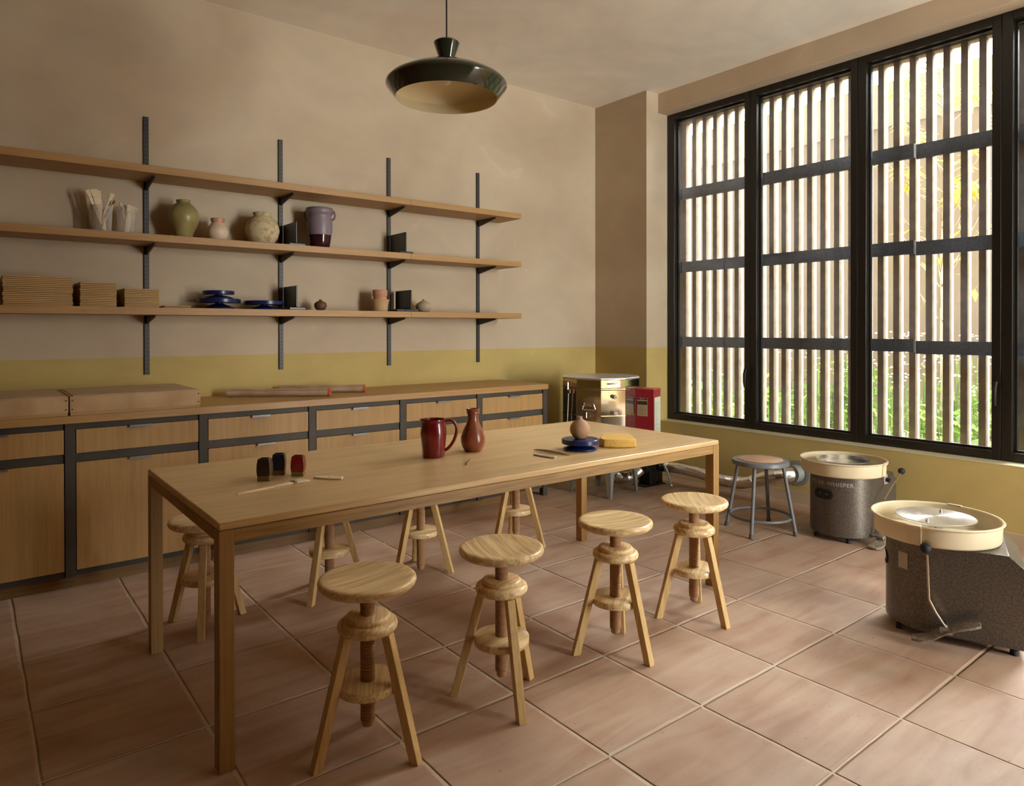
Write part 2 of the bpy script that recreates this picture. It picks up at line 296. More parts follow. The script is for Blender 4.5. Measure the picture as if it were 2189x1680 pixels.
def foil():
    m, nt, b = new_mat('corrugated_foil'); L = nt.links.new
    b.inputs['Base Color'].default_value = (0.80, 0.78, 0.76, 1); b.inputs['Metallic'].default_value = 1; b.inputs['Roughness'].default_value = 0.22
    mp = objcoord(nt, (70, 70, 70), False); n = N(nt, 'ShaderNodeTexNoise'); n.inputs['Scale'].default_value = 1; L(mp.outputs[0], n.inputs['Vector'])
    bp = N(nt, 'ShaderNodeBump'); bp.inputs['Strength'].default_value = 0.5; bp.inputs['Distance'].default_value = 0.003; L(n.outputs['Fac'], bp.inputs['Height']); L(bp.outputs[0], b.inputs['Normal'])
    return m
M['foil'] = foil()
M['stoolgrey'] = plain('blue_grey_enamel', (0.145, 0.155, 0.17), 0.42)
M['hardboard'] = plain('tan_hardboard', (0.55, 0.34, 0.20), 0.45)
M['rubber'] = plain('grey_rubber', (0.10, 0.10, 0.095), 0.8)
M['wheelbody'] = mottled('speckled_grey_enamel', (0.095, 0.082, 0.068), (0.17, 0.15, 0.128), 130, 0.36, 0.55, detail=2)
M['pan'] = plain('cream_plastic', (0.74, 0.64, 0.44), 0.28)
def wheelhead():
    m, nt, b = new_mat('turned_aluminium'); L = nt.links.new
    b.inputs['Metallic'].default_value = 1; b.inputs['Roughness'].default_value = 0.24
    b.inputs['Anisotropic'].default_value = 0.8
    tc = N(nt, 'ShaderNodeTexCoord'); tn = N(nt, 'ShaderNodeTangent', direction_type='RADIAL', axis='Z'); L(tn.outputs[0], b.inputs['Tangent'])
    w = N(nt, 'ShaderNodeTexWave', wave_type='RINGS', rings_direction='Z'); w.inputs['Scale'].default_value = 22; w.inputs['Distortion'].default_value = 2.5; L(tc.outputs['Object'], w.inputs['Vector'])
    r = ramp(nt, [(0.0, (0.66, 0.68, 0.72)), (1.0, (0.86, 0.86, 0.88))]); L(w.outputs['Fac'], r.inputs[0]); L(r.outputs[0], b.inputs['Base Color'])
    return m
M['head'] = wheelhead()
M['decal'] = plain('pale_decal', (0.42, 0.38, 0.34), 0.5)
M['clay'] = mottled('dried_clay_pedal', (0.16, 0.13, 0.10), (0.33, 0.28, 0.22), 60, 0.9, bump=0.5)
M['rod'] = plain('pedal_rod', (0.50, 0.42, 0.30), 0.3, 0.9)

# ------------------------------------------------------------------ mesh helpers
class MB:
    def __init__(s): s.v = []; s.f = []; s.mi = []; s.m = 0
    def add(s, vs, fs):
        k = len(s.v); s.v += [tuple(x) for x in vs]
        for f in fs: s.f.append(tuple(i+k for i in f)); s.mi.append(s.m)
        return s
    def box(s, x0, x1, y0, y1, z0, z1, mat=None):
        vs = [(x, y, z) for x in (x0, x1) for y in (y0, y1) for z in (z0, z1)]
        if mat: vs = [tuple(mat @ Vector(p)) for p in vs]
        return s.add(vs, [(0, 1, 3, 2), (4, 6, 7, 5), (0, 4, 5, 1), (2, 3, 7, 6), (0, 2, 6, 4), (1, 5, 7, 3)])
    def lathe(s, prof, seg=40, cx=0, cy=0, cz=0, a0=0.0, mat=None):
        """prof: list of (r, z); r = 0 at an end closes it"""
        vs = []; fs = []; rings = []
        for r, z in prof:
            if r <= 1e-6: rings.append([len(vs)]); vs.append((cx, cy, cz+z))
            else:
                rings.append(list(range(len(vs), len(vs)+seg)))
                vs += [(cx+r*math.cos(a0+2*PI*i/seg), cy+r*math.sin(a0+2*PI*i/seg), cz+z) for i in range(seg)]
        for a, b in zip(rings, rings[1:]):
            for i in range(seg):
                j = (i+1) % seg
                if len(a) == 1 and len(b) == 1: continue
                if len(a) == 1: fs.append((a[0], b[j], b[i]))
                elif len(b) == 1: fs.append((a[i], a[j], b[0]))
                else: fs.append((a[i], a[j], b[j], b[i]))
        if mat: vs = [tuple(mat @ Vector(p)) for p in vs]
        return s.add(vs, fs)
    def tube(s, pts, rad, seg=12, caps=True):
        pts = [Vector(p) for p in pts]; n = len(pts)
        rs = rad if isinstance(rad, (list, tuple)) else [rad]*n
        t0 = (pts[1]-pts[0]).normalized(); ref = Vector((0, 0, 1)) if abs(t0.z) < .9 else Vector((1, 0, 0))
        nrm = t0.cross(ref).normalized(); vs = []
        for i, p in enumerate(pts):
            if i == 0: t = pts[1]-pts[0]
            elif i == n-1: t = pts[-1]-pts[-2]
            else: t = (pts[i+1]-pts[i]).normalized()+(pts[i]-pts[i-1]).normalized()
            t = t.normalized(); nrm = (nrm - t*nrm.dot(t)).normalized(); bn = t.cross(nrm)
            vs += [tuple(p+nrm*(rs[i]*math.cos(2*PI*k/seg))+bn*(rs[i]*math.sin(2*PI*k/seg))) for k in range(seg)]
        fs = [(i*seg+k, i*seg+(k+1) % seg, (i+1)*seg+(k+1) % seg, (i+1)*seg+k) for i in range(n-1) for k in range(seg)]
        if caps: fs += [tuple(range(seg))[::-1], tuple((n-1)*seg+k for k in range(seg))]
        return s.add(vs, fs)
    def prism(s, poly, z0, z1, mat=None):
        n = len(poly); vs = [(x, y, z0) for x, y in poly]+[(x, y, z1) for x, y in poly]
        fs = [tuple(range(n))[::-1], tuple(range(n, 2*n))]+[(i, (i+1) % n, n+(i+1) % n, n+i) for i in range(n)]
        if mat: vs = [tuple(mat @ Vector(p)) for p in vs]
        return s.add(vs, fs)
    def build(s, name, mats, parent=None, smooth=True, bevel=0.0, seg=2, loc=None, angle=35):
        me = bpy.data.meshes.new(name); me.from_pydata(s.v, [], s.f)
        mats = mats if isinstance(mats, (list, tuple)) else [mats]
        for m in mats: me.materials.append(m)
        for p, i in zip(me.polygons, s.mi): p.material_index = i
        bm = bmesh.new(); bm.from_mesh(me); bmesh.ops.recalc_face_normals(bm, faces=bm.faces)
        if smooth:
            for f in bm.faces: f.smooth = True
            for e in bm.edges:
                if len(e.link_faces) != 2 or e.calc_face_angle(9) > math.radians(angle): e.smooth = False
        bm.to_mesh(me); bm.free(); me.update()
        o = bpy.data.objects.new(name, me); COL.objects.link(o)
        if parent: o.parent = parent
        if loc: o.location = loc
        if bevel:
            md = o.modifiers.new('bevel', 'BEVEL'); md.width = bevel; md.segments = seg; md.limit_method = 'ANGLE'; md.angle_limit = math.radians(40); md.harden_normals = False
        return o
def tag(o, label, cat, group=None, kind=None):
    if label: o['label'] = label
    if cat: o['category'] = cat
    if group: o['group'] = group
    if kind: o['kind'] = kind
    return o
def thing(name, label, cat, loc=(0, 0, 0), rz=0.0, group=None):
    o = bpy.data.objects.new(name, None); COL.objects.link(o); o.location = loc; o.rotation_euler = (0, 0, rz); o.empty_display_size = 0.1
    return tag(o, label, cat, group)
def kids(o): return [c for c in bpy.data.objects if c.parent == o]
def copy_tree(o, parent=None):
    c = o.copy(); COL.objects.link(c)
    if parent: c.parent = parent
    for ch in kids(o): copy_tree(ch, c)
    return c
def struct(o): o['kind'] = 'structure'; return o
def box(name, m, x0, x1, y0, y1, z0, z1, parent=None, bevel=0.0):
    """box mesh whose origin sits at its base centre"""
    cx, cy = (x0+x1)/2, (y0+y1)/2
    return MB().box(x0-cx, x1-cx, y0-cy, y1-cy, 0, z1-z0).build(name, m, parent, smooth=bool(bevel), bevel=bevel, loc=(cx, cy, z0))

# ------------------------------------------------------------------ room shell
ZC = 3.404
XL, YF = -8.2, -8.2
struct(MB().box(XL, 0.50, YF, 0.15, -0.10, 0).build('floor', M['tiles'], smooth=False))
struct(MB().box(XL, 0.60, YF, 0.15, ZC, ZC+0.18).build('ceiling', M['ceiling'], smooth=False))
struct(MB().box(XL, 0.60, 0.0, 0.15, 0, ZC).build('wall_back', M['wall'], smooth=False))
struct(MB().box(XL-0.15, XL, YF, 0.15, 0, ZC).build('wall_left', M['wall'], smooth=False))
wf = MB(); wf.box(XL, -1.25, YF-0.15, YF, 0, ZC); wf.box(0.0, 0.60, YF-0.15, YF, 0, ZC); wf.box(-1.25, 0.0, YF-0.15, YF, 3.1, ZC)  # opening cut for the added door, to let sky light in
struct(wf.build('wall_front', M['wall'], smooth=False))
df = MB(); df.box(-1.25, -1.19, YF-0.11, YF-0.05, 0, 3.1); df.box(-0.06, 0.0, YF-0.11, YF-0.05, 0, 3.1); df.box(-0.655, -0.595, YF-0.11, YF-0.05, 0, 3.1); df.box(-1.19, -0.06, YF-0.11, YF-0.05, 3.04, 3.1); df.box(-1.19, -0.06, YF-0.11, YF-0.05, 0, 0.08)
door = struct(df.build('door_added_for_light', M['frame'], smooth=False))  # unseen glazed door, added to light the back wall and jamb
for xa in (-1.19, -0.595): MB().add([(xa, YF-0.08, 0.08), (xa+0.535, YF-0.08, 0.08), (xa+0.535, YF-0.08, 3.04), (xa, YF-0.08, 3.04)], [(0, 1, 2, 3)]).build('glass_pane', M['glass'], door, smooth=False)
struct(MB().box(-1.84, -1.72, YF, -5.9, 0, ZC).build('wall_added_baffle', M['wall'], smooth=False))  # unseen baffle, added to keep the door's light off the left side
YP = -0.635
struct(MB().box(0.0, 0.60, YP, 0.0, 0, ZC).build('wall_pier', M['wall'], smooth=False))
struct(MB().box(0.157, 0.47, YF, -4.092, 0.4795, 3.232).build('wall_right_light_stop', M['wall'], smooth=False))  # unseen windowless stretch, added to cut light on the near floor
struct(MB().box(0.157, 0.47, YF, YP, 0, 0.4795).build('wall_right', M['wall_low'], smooth=False))
struct(MB().box(0.157, 0.40, YF, YP, 3.232, ZC).build('trim_1', M['beam'], smooth=False, bevel=0.004))
struct(MB().box(0.155, 0.37, YF, YP, 0.4795, 0.4835).build('trim_2', M['sill'], smooth=False))
struct(MB().box(0.145, 0.157, YF, YP, 0.0, 0.085).build('baseboard_right', M['baseboard'], smooth=True, bevel=0.003))
struct(MB().box(-0.012, 0.0, YP-0.012, 0.0, 0.0, 0.085).build('baseboard_pier', M['baseboard'], smooth=True, bevel=0.003))
struct(MB().box(-1.14, -0.013, -0.012, 0.0, 0.0, 0.085).build('baseboard_back', M['baseboard'], smooth=True, bevel=0.003))

# windows
EDGES = [-0.637, -1.481, -2.347, -3.222, -4.09]
X0, X1 = 0.282, 0.362
for i in range(len(EDGES)-1):
    ya, yb = EDGES[i]-0.001, EDGES[i+1]+0.001
    z0, z1 = 0.484, 3.231
    f = MB(); sl = 0.058 if i else 0.075; sr = 0.050; rb = 0.055
    f.box(X0, X1, ya-sl, ya, z0, z1); f.box(X0, X1, yb, yb+sr, z0, z1)
    f.box(X0, X1, yb+sr, ya-sl, z0, z0+rb); f.box(X0, X1, yb+sr, ya-sl, z1-rb, z1)
    w = f.build('window_%d' % (i+1), M['frame'], smooth=True, bevel=0.003); struct(w)
    g = MB(); gi = 0.012; xa, xb = X0+0.045, X0+0.072
    Y0, Y1, Z0, Z1 = yb+sr, ya-sl, z0+rb, z1-rb
    g.box(xa, xb, Y1-gi, Y1, Z0, Z1); g.box(xa, xb, Y0, Y0+gi, Z0, Z1); g.box(xa, xb, Y0+gi, Y1-gi, Z0, Z0+gi); g.box(xa, xb, Y0+gi, Y1-gi, Z1-gi, Z1)
    g.build('gasket', M['bead'], w, smooth=False)
    MB().add([(X0+0.058, Y0+gi, Z0+gi), (X0+0.058, Y1-gi, Z0+gi), (X0+0.058, Y1-gi, Z1-gi), (X0+0.058, Y0+gi, Z1-gi)], [(0, 1, 2, 3)]).build('glass_pane', M['glass'], w, smooth=False)
    if i in (0, 2):
        yh = yb+0.012
        h = MB(); h.box(X0-0.012, X0, yh-0.014, yh+0.014, 0.915, 1.005)
        h.tube([(X0-0.010, yh, 0.965), (X0-0.045, yh, 0.965)], 0.009)
        h.tube([(X0-0.045, yh, 0.972), (X0-0.052, yh+0.004, 0.93), (X0-0.052, yh+0.005, 0.87), (X0-0.046, yh+0.004, 0.825)], [0.011, 0.012, 0.011, 0.008], 10)
        h.build('window_handle', M['frame'], w)

# ------------------------------------------------------------------ louvre screens outside
def fin_y(n): return -0.636-0.11146*n+0.000117*n*n if n <= 24 else (-0.636-0.11146*24+0.000117*576)-0.1062*(n-24)
XF0, XF1, FW = 0.50, 0.572, 0.041
def screen(n0, n1, ytop, ybot, zoff, label):
    t = thing('louver_screen', label, 'screen', (0.5, (ytop+ybot)/2, 0.0), 0, 'slatted screens outside the windows')
    ox, oy = 0.5, (ytop+ybot)/2
    for n in range(n0, n1+1):
        y = fin_y(n)
        MB().box(XF0-ox, XF1-ox, y-FW-oy, y-oy, 0.50, 3.22).build('slat', M['fin'], t, smooth=False)
    MB().box(XF0-ox, XF1-ox, ybot-oy, ytop-oy, 3.20, 3.42).build('head_rail', M['fin'], t, smooth=False)
    MB().box(XF0-0.02-ox, XF1+0.02-ox, ybot-oy, ytop-oy, 0.43, 0.52).build('sill_rail', M['steel'], t, smooth=False)
    for za, zb in ((2.490, 2.590), (1.820, 1.915), (1.135, 1.225)):
        MB().box(0.470-ox, 0.498-ox, ybot+0.012-oy, ytop-0.002-oy, za+zoff, zb+zoff).build('flat_bar', M['bar'], t, smooth=False)
screen(0, 18, -0.60, fin_y(18)-FW-0.012, 0.0, 'slatted screen of pale vertical fins outside the three windows nearest the room corner')
screen(19, 39, fin_y(18)-FW-0.012, fin_y(39)-FW-0.01, -0.012, 'slatted screen of pale vertical fins continuing past the right edge of the windows')

# courtyard
box('courtyard_ground', M['soil'], 0.60, 4.5, -9.0, 6.0, -0.12, 0.0)['kind'] = 'structure'
struct(MB().box(4.5, 4.7, -9.0, 6.0, 0, 3.86).build('wall_courtyard', M['farwall'], smooth=False))
struct(MB().box(4.47, 4.7, -9.0, 6.0, 3.86, 4.42).build('wall_courtyard_parapet', M['farband'], smooth=False))
random.seed(5)
def leaf(mb, p, d, up, L, W):
    d = d.normalized(); s = d.cross(up).normalized(); nn = s.cross(d)
    p1 = p+d*L*0.5-nn*L*0.04; p2 = p+d*L-nn*L*0.18
    mb.add([p, p1+s*W/2, p2, p1-s*W/2, p1], [(0, 1, 4), (1, 2, 4), (2, 3, 4), (3, 0, 4)])
fol = MB()
for k in range(150):
    x = random.uniform(1.1, 3.95); y = random.uniform(-5.0, 1.2)
    h = random.uniform(0.45, 1.0)*(1.0 if y < -0.9 else 0.75)*(0.8+0.1*x); fol.m = random.choice((0, 0, 1))
    big = random.random() < 0.35
    for j in range(46):
        a = random.uniform(0, 2*PI); r = random.uniform(0, 0.26); z = h*random.uniform(0.12, 1.0)
        p = Vector((x+r*math.cos(a), y+r*math.sin(a), z)); d = Vector((math.cos(a), math.sin(a), random.uniform(-.4, .9)))
        L = random.uniform(0.08, 0.17)*(1.3 if big else 0.8); leaf(fol, p, d, Vector((0, 0, 1)), L, L*(0.45 if big else 0.2))
    for j in range(7):
        a = random.uniform(0, 2*PI); q = Vector((x+.1*math.cos(a), y+.1*math.sin(a), 0))
        fol.tube([q, q+Vector((0.05*math.cos(a), .05*math.sin(a), h*0.95))], 0.004, 4, False)
tag(fol.build('courtyard_planting', [M['green'], M['green2']], smooth=False), 'lush green undergrowth filling the courtyard bed behind the slatted screen', 'plants', kind='stuff')
bl = MB()
for k in range(170):
    x = random.uniform(2.0, 4.0); y = random.uniform(-2.6, -0.4); z = random.uniform(0.75, 1.25)
    for j in range(3):
        bl.lathe([(0, -0.008), (0.014, 0), (0, 0.008)], 6, x+random.uniform(-.05, .05), y+random.uniform(-.05, .05), z+random.uniform(-.04, .04))
tag(bl.build('wild_blossom', M['blossom'], smooth=False), 'tiny white flower heads scattered above the green undergrowth', 'flowers', kind='stuff')
tr = thing('young_tree', 'slender young tree with yellow autumn leaves behind the slatted screen', 'tree', (3.0, -1.90, 0))
tb = MB(); trunk = [Vector((0, 0, 0)), Vector((0.02, 0.01, 1.0)), Vector((-0.02, 0.0, 2.0)), Vector((0.03, -0.02, 3.0)), Vector((0, 0.02, 4.1))]
tb.tube(trunk, [0.032, 0.026, 0.02, 0.014, 0.006], 8); tb.build('trunk', M['bark'], tr)
br = MB(); lv = MB(); tips = []
for k in range(34):
    t = random.uniform(0.28, 0.98); i = min(3, int(t*4)); p = trunk[i].lerp(trunk[i+1], t*4-i)
    a = random.uniform(0, 2*PI); L = random.uniform(0.35, 0.95)*(1.15-0.45*t); d = Vector((math.cos(a)*0.75, math.sin(a), random.uniform(0.5, 1.3))).normalized()
    e = p+d*L; mid = p.lerp(e, .5)+Vector((random.uniform(-.05, .05), random.uniform(-.05, .05), -.03)); br.tube([p, mid, e], [0.009, 0.006, 0.003], 5, False)
    dens = 16 if t > 0.5 else 3
    for j in range(dens):
        q = p.lerp(e, random.uniform(0.35, 1.05)); dd = Vector((random.uniform(-1, 1), random.uniform(-1, 1), random.uniform(-.8, .25)))
        leaf(lv, q, dd, Vector((0, 0, 1)), random.uniform(0.12, 0.19), random.uniform(0.035, 0.055))
br.build('branches', M['bark'], tr); lv.build('foliage', M['yellow'], tr, smooth=False)

# ------------------------------------------------------------------ work table
TX0, TX1, TY0, TY1, TZ = -4.148, -1.727, -2.603, -1.600, 0.735
cx, cy = (TX0+TX1)/2, (TY0+TY1)/2
tt = thing('work_table', 'long light oak work table in the middle of the tiled floor', 'table', (cx, cy, 0))
hx, hy = (TX1-TX0)/2, (TY1-TY0)/2
MB().box(-hx, hx, -hy, hy, TZ-0.024, TZ).build('tabletop', M['table'], tt, bevel=0.005)
for sx in (-1, 1):
    for sy in (-1, 1):
        x = sx*(hx-0.0225); y = sy*(hy-0.025)
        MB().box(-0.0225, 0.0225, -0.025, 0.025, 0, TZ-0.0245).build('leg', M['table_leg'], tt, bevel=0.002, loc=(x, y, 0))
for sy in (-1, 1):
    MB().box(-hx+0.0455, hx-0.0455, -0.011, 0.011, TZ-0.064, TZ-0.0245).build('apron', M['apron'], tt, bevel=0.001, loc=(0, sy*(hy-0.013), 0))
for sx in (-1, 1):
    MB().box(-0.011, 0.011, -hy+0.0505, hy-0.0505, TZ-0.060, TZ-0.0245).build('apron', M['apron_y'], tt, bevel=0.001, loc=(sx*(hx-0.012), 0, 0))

# ------------------------------------------------------------------ screw stools
def make_stool():
    t = thing('screw_stool', '', 'stool', group='wooden screw stools around the work table')
    s = MB()
    s.lathe([(0, -0.047), (0.075, -0.047), (0.088, -0.042), (0.091, -0.034), (0.120, -0.033), (0.138, -0.030), (0.147, -0.022), (0.150, -0.014), (0.1485, -0.006), (0.143, -0.001), (0.134, 0.0), (0.110, -0.004), (0.06, -0.007), (0, -0.008)], 56)
    s.build('seat', M['stool'], t, loc=(0, 0, 0.54), angle=50)
    p = []; z = -0.047; n = 58; pit = 0.0068
    for k in range(n):
        z0 = z-k*pit; p += [(0.0185, z0), (0.0228, z0-pit*0.30), (0.0228, z0-pit*0.55), (0.0190, z0-pit*0.85)]
    ze = z-n*pit; p = [(0, z)]+p+[(0.0185, ze), (0.0180, ze-0.014), (0.015, ze-0.018), (0, ze-0.018)]
    MB().lathe(p, 20).build('screw', M['screw'], t, loc=(0, 0, 0.54), angle=60)
    MB().lathe([(0.022, 0.372), (0.070, 0.372), (0.084, 0.376), (0.091, 0.384), (0.0925, 0.392), (0.090, 0.400), (0.083, 0.406), (0.072, 0.4075), (0.022, 0.4075)], 48).build('hub', M['stool'], t, angle=50)
    MB().lathe([(0.0225, 0.4078), (0.068, 0.4078), (0.070, 0.412), (0.069, 0.418), (0.065, 0.4225), (0.060, 0.423), (0.0225, 0.423)], 48).build('collar', M['stool'], t, angle=50)
    MB().lathe([(0.0235, 0.196), (0.094, 0.196), (0.097, 0.199), (0.097, 0.220), (0.094, 0.223), (0.0235, 0.223)], 48).build('stretcher_disc', M['stool'], t, angle=50)
    for k in range(3):
        a = 2*PI*k/3; w = 0.0145
        R = Matrix.Rotation(a, 4, 'Z'); r0, r1 = 0.168, 0.070
        l = MB(); vs = []
        for z, r in ((0.0, r0), (0.374, r1)):
            for dx, dy in ((-w, -w), (w, -w), (w, w), (-w, w)): vs.append(tuple(Vector((r+dx*1.03, dy, z))))
        l.add(vs, [(3, 2, 1, 0), (4, 5, 6, 7), (0, 1, 5, 4), (1, 2, 6, 5), (2, 3, 7, 6), (3, 0, 4, 7)])
        o = l.build('leg', M['stool_leg'], t, bevel=0.002); o.rotation_euler = (0, 0, a)
    return t
proto = make_stool()
STOOLS = [
 (-3.754, -2.762, 60.5, 0.540, 'wooden screw stool nearest the camera, standing by the front left table leg'),
 (-3.245, -2.775, 15.5, 0.538, 'wooden screw stool second from the left along the near side of the table'),
 (-2.664, -2.772, 34.0, 0.531, 'wooden screw stool third from the left along the near side of the table'),
 (-2.133, -2.756, 30.0, 0.528, 'wooden screw stool at the right end of the near side of the table'),
 (-3.900, -1.483, 9.5, 0.472, 'wooden screw stool screwed lowest, half hidden behind the two left table legs'),
 (-3.321, -1.475, -24.0, 0.53, 'wooden screw stool behind the table, its legs seen left of the frontmost seat'),
 (-2.805, -1.480, -49.0, 0.468, 'wooden screw stool behind the middle of the table, its screw end hanging low'),
 (-2.127, -1.452, -57.0, 0.52, 'wooden screw stool behind the table, its legs seen above the second front seat')]
for i, (x, y, a, sz, lab) in enumerate(STOOLS):
    o = proto if i == 0 else copy_tree(proto)
    o.location = (x, y, 0); o.rotation_euler = (0, 0, math.radians(a)); o['label'] = lab
    for c in kids(o):
        if c.name.startswith(('seat', 'screw')):
            c.location = (0, 0, sz)
            if c.name.startswith('seat'): c.rotation_euler = (0, 0, math.radians((0, 62, -20, 40, 20, 0, 0, 0)[i]-a+10))

# ------------------------------------------------------------------ base cabinets and counter
posts = [-4.9275]+[-4.3175+0.6286*k for k in range(5)]+[-1.1755]
YB = -0.625                       # face of the steel frame
cl = ['oak drawer-and-door cabinet in a dark steel frame, leftmost and cut by the picture edge',
      'oak cabinet with one drawer over one tall door, under the larger wooden crate',
      'oak drawer cabinet in a dark steel frame, right of the larger wooden crate',
      'oak drawer cabinet in a dark steel frame, behind the red pitcher to its left',
      'oak drawer cabinet in a dark steel frame, directly behind the russet vase',
      'oak drawer cabinet in a dark steel frame, at the right end near the kiln']
for i in range(6):
    xa, xb = posts[i], posts[i+1]; cxx = (xa+xb)/2; hw = (xb-xa)/2
    c = thing('base_cabinet', cl[i], 'cabinet', (cxx, -0.32, 0), 0, 'base cabinets along the back wall')
    yl = YB+0.32                  # local y of the front
    L0, L1 = -hw+0.0232, hw-0.0232
    MB().box(L0, L1, yl+0.028, 0.31, 0.062, 0.829).build('carcass', M['recess'], c, smooth=False)
    MB().box(hw-0.0225, hw+0.0225, yl, yl+0.045, 0.0 if i == 5 else 0.058, 0.829).build('frame_post', M['steel'], c, bevel=0.0015)
    if i == 5: MB().box(hw-0.002, hw+0.0225, yl+0.046, 0.315, 0.06, 0.829).build('end_panel', M['steel'], c, smooth=False)
    if i == 0: MB().box(-hw-0.0225, -hw+0.0225, yl, yl+0.045, 0.058, 0.829).build('frame_post', M['steel'], c, bevel=0.0015)
    for za, zb in ((0.800, 0.829), (0.634, 0.676), (0.062, 0.090)):
        MB().box(L0, L1, yl+0.012, yl+0.026, za, zb).build('frame_rail', M['steel'], c, smooth=False)
    rows = [('drawer_front', 0.678, 0.798)]
    rows += [('door', 0.092, 0.632)] if i < 2 else [('drawer_front', 0.500, 0.632), ('drawer_front', 0.092, 0.455)]
    if i >= 2: MB().box(L0, L1, yl+0.012, yl+0.026, 0.457, 0.498).build('frame_rail', M['steel'], c, smooth=False)
    for q, (nm, za, zb) in enumerate(rows):
        d = MB().box(L0+0.003, L1-0.003, yl+0.002, yl+0.024, za, zb).build(nm, M['front'], c, bevel=0.001)
        hxo = 0.03 if (i == 2 and q == 1) else 0.0
        h = MB().box(hxo-0.052, hxo+0.052, yl-0.016, yl+0.006, zb+0.0005, zb+0.0035); h.box(hxo-0.052, hxo+0.052, yl-0.018, yl-0.016, zb-0.008, zb+0.0035)
        h.build('handle', M['pull'], d, smooth=False)
    MB().box(-hw+0.0225, hw+0.022 if i < 5 else hw-0.12, yl+0.035, yl+0.052, 0.0, 0.060).build('plinth', M['plinth'], c, smooth=False)
MB().box(-1.94, 1.94-0.0, -0.3195, 0.3195, 0, 0.040).build('worktop', M['counter'], bevel=0.002, loc=(-1.155-1.94, -0.3205, 0.830))
wt = bpy.data.objects['worktop']; tag(wt, 'long oak worktop running over all the base cabinets', 'worktop')

# crates on the counter
def crate(x0, x1, label):
    y0, y1, z0, z1 = -0.632, -0.068, 0.8705, 0.968; cx, cy = (x0+x1)/2, (y0+y1)/2
    t = thing('wooden_crate', label, 'crate', (cx, cy, z0), 0, 'shallow wooden crates on the worktop')
    hx, hy, h = (x1-x0)/2, (y1-y0)/2, z1-z0
    b = MB(); b.box(-hx, hx, -hy, -hy+0.016, 0.014, h-0.003); b.box(-hx, hx, hy-0.016, hy, 0.014, h-0.003); b.box(-hx, -hx+0.016, -hy+0.016, hy-0.016, 0.014, h-0.003); b.box(hx-0.016, hx, -hy+0.016, hy-0.016, 0.014, h-0.003)
    b.build('side_boards', M['crate'], t, bevel=0.001)
    MB().box(-hx+0.002, hx-0.002, -hy+0.002, hy-0.002, 0, 0.014).build('base_board', M['ply'], t, smooth=False)
    MB().box(-hx+0.017, hx-0.017, -hy+0.017, hy-0.017, h-0.02, h).build('lid_panel', M['crate_top'], t, smooth=False)
    for sx in (-1, 1):
        for z in (0.03, 0.075):
            n = MB(); n.lathe([(0, 0), (0.004, 0.0005), (0.004, 0.002), (0, 0.002)], 10, mat=Matrix.Translation((sx*(hx-0.010), -hy+0.0005, z)) @ Matrix.Rotation(PI/2, 4, 'X'))
            n.build('nail', M['steel'], t)
crate(-4.318, -3.706, 'larger shallow wooden crate on the worktop, whole in view')
crate(-4.945, -4.325, 'shallow wooden crate on the worktop cut by the left picture edge')

# canvas rolls
def canvas_roll(p0, p1, r, label):
    p0, p1 = Vector(p0), Vector(p1); d = (p1-p0); L = d.length; ang = math.atan2(d.y, d.x)
    t = thing('canvas_roll', label, 'canvas roll', (p0.x, p0.y, 0.8705), ang, 'rolled canvases on the worktop')
    n = 26; pts = []; rs = []
    for k in range(n+1):
        s = k/n; pts.append((s*L, 0.003*math.sin(s*9), r+0.001*math.sin(s*14))); rs.append(r*(1-0.10*abs(math.sin(s*PI*1.0+0.4))*(1 if s < 0.7 else 0.4)))
    rs = [min(q, p[2]) for q, p in zip(rs, pts)]
    MB().tube(pts, rs, 20).build('canvas', M['canvas'], t)
    e = MB(); spiral = []
    for k in range(60):
        a = k*0.42; q = r*0.95*(1-k/66); spiral.append((L+0.004+0.006*(k % 7 == 0), q*math.cos(a), r+q*math.sin(a)))
    e.tube(spiral, 0.0022, 6); e.lathe([(0, 0.0), (r*1.0, 0.0), (r*1.02, 0.01), (r*0.9, 0.012), (0, 0.004)], 20, mat=Matrix.Translation((L-0.006, 0, r)) @ Matrix.Rotation(PI/2, 4, 'Y'))
    e.build('end_binding', M['orange'], t)
    sm = MB(); sm.tube([(p[0], p[1]-rr_*0.80, p[2]+rr_*0.55) for p, rr_ in zip(pts, rs)], 0.0018, 6); sm.lathe([(0, 0.004), (r*.95, 0.003), (r*0.95, 0), (0, 0)], 20, mat=Matrix.Translation((-0.001, 0, r)) @ Matrix.Rotation(PI/2, 4, 'Y')); sm.build('seam', M['redseam'], t)
canvas_roll((-3.418, -0.125, 0), (-2.885, -0.475, 0), 0.026, 'rolled canvas in front, its open orange spiral end facing right')
canvas_roll((-3.06, -0.060, 0), (-2.585, -0.365, 0), 0.025, 'rolled canvas lying behind the other roll nearer the wall')

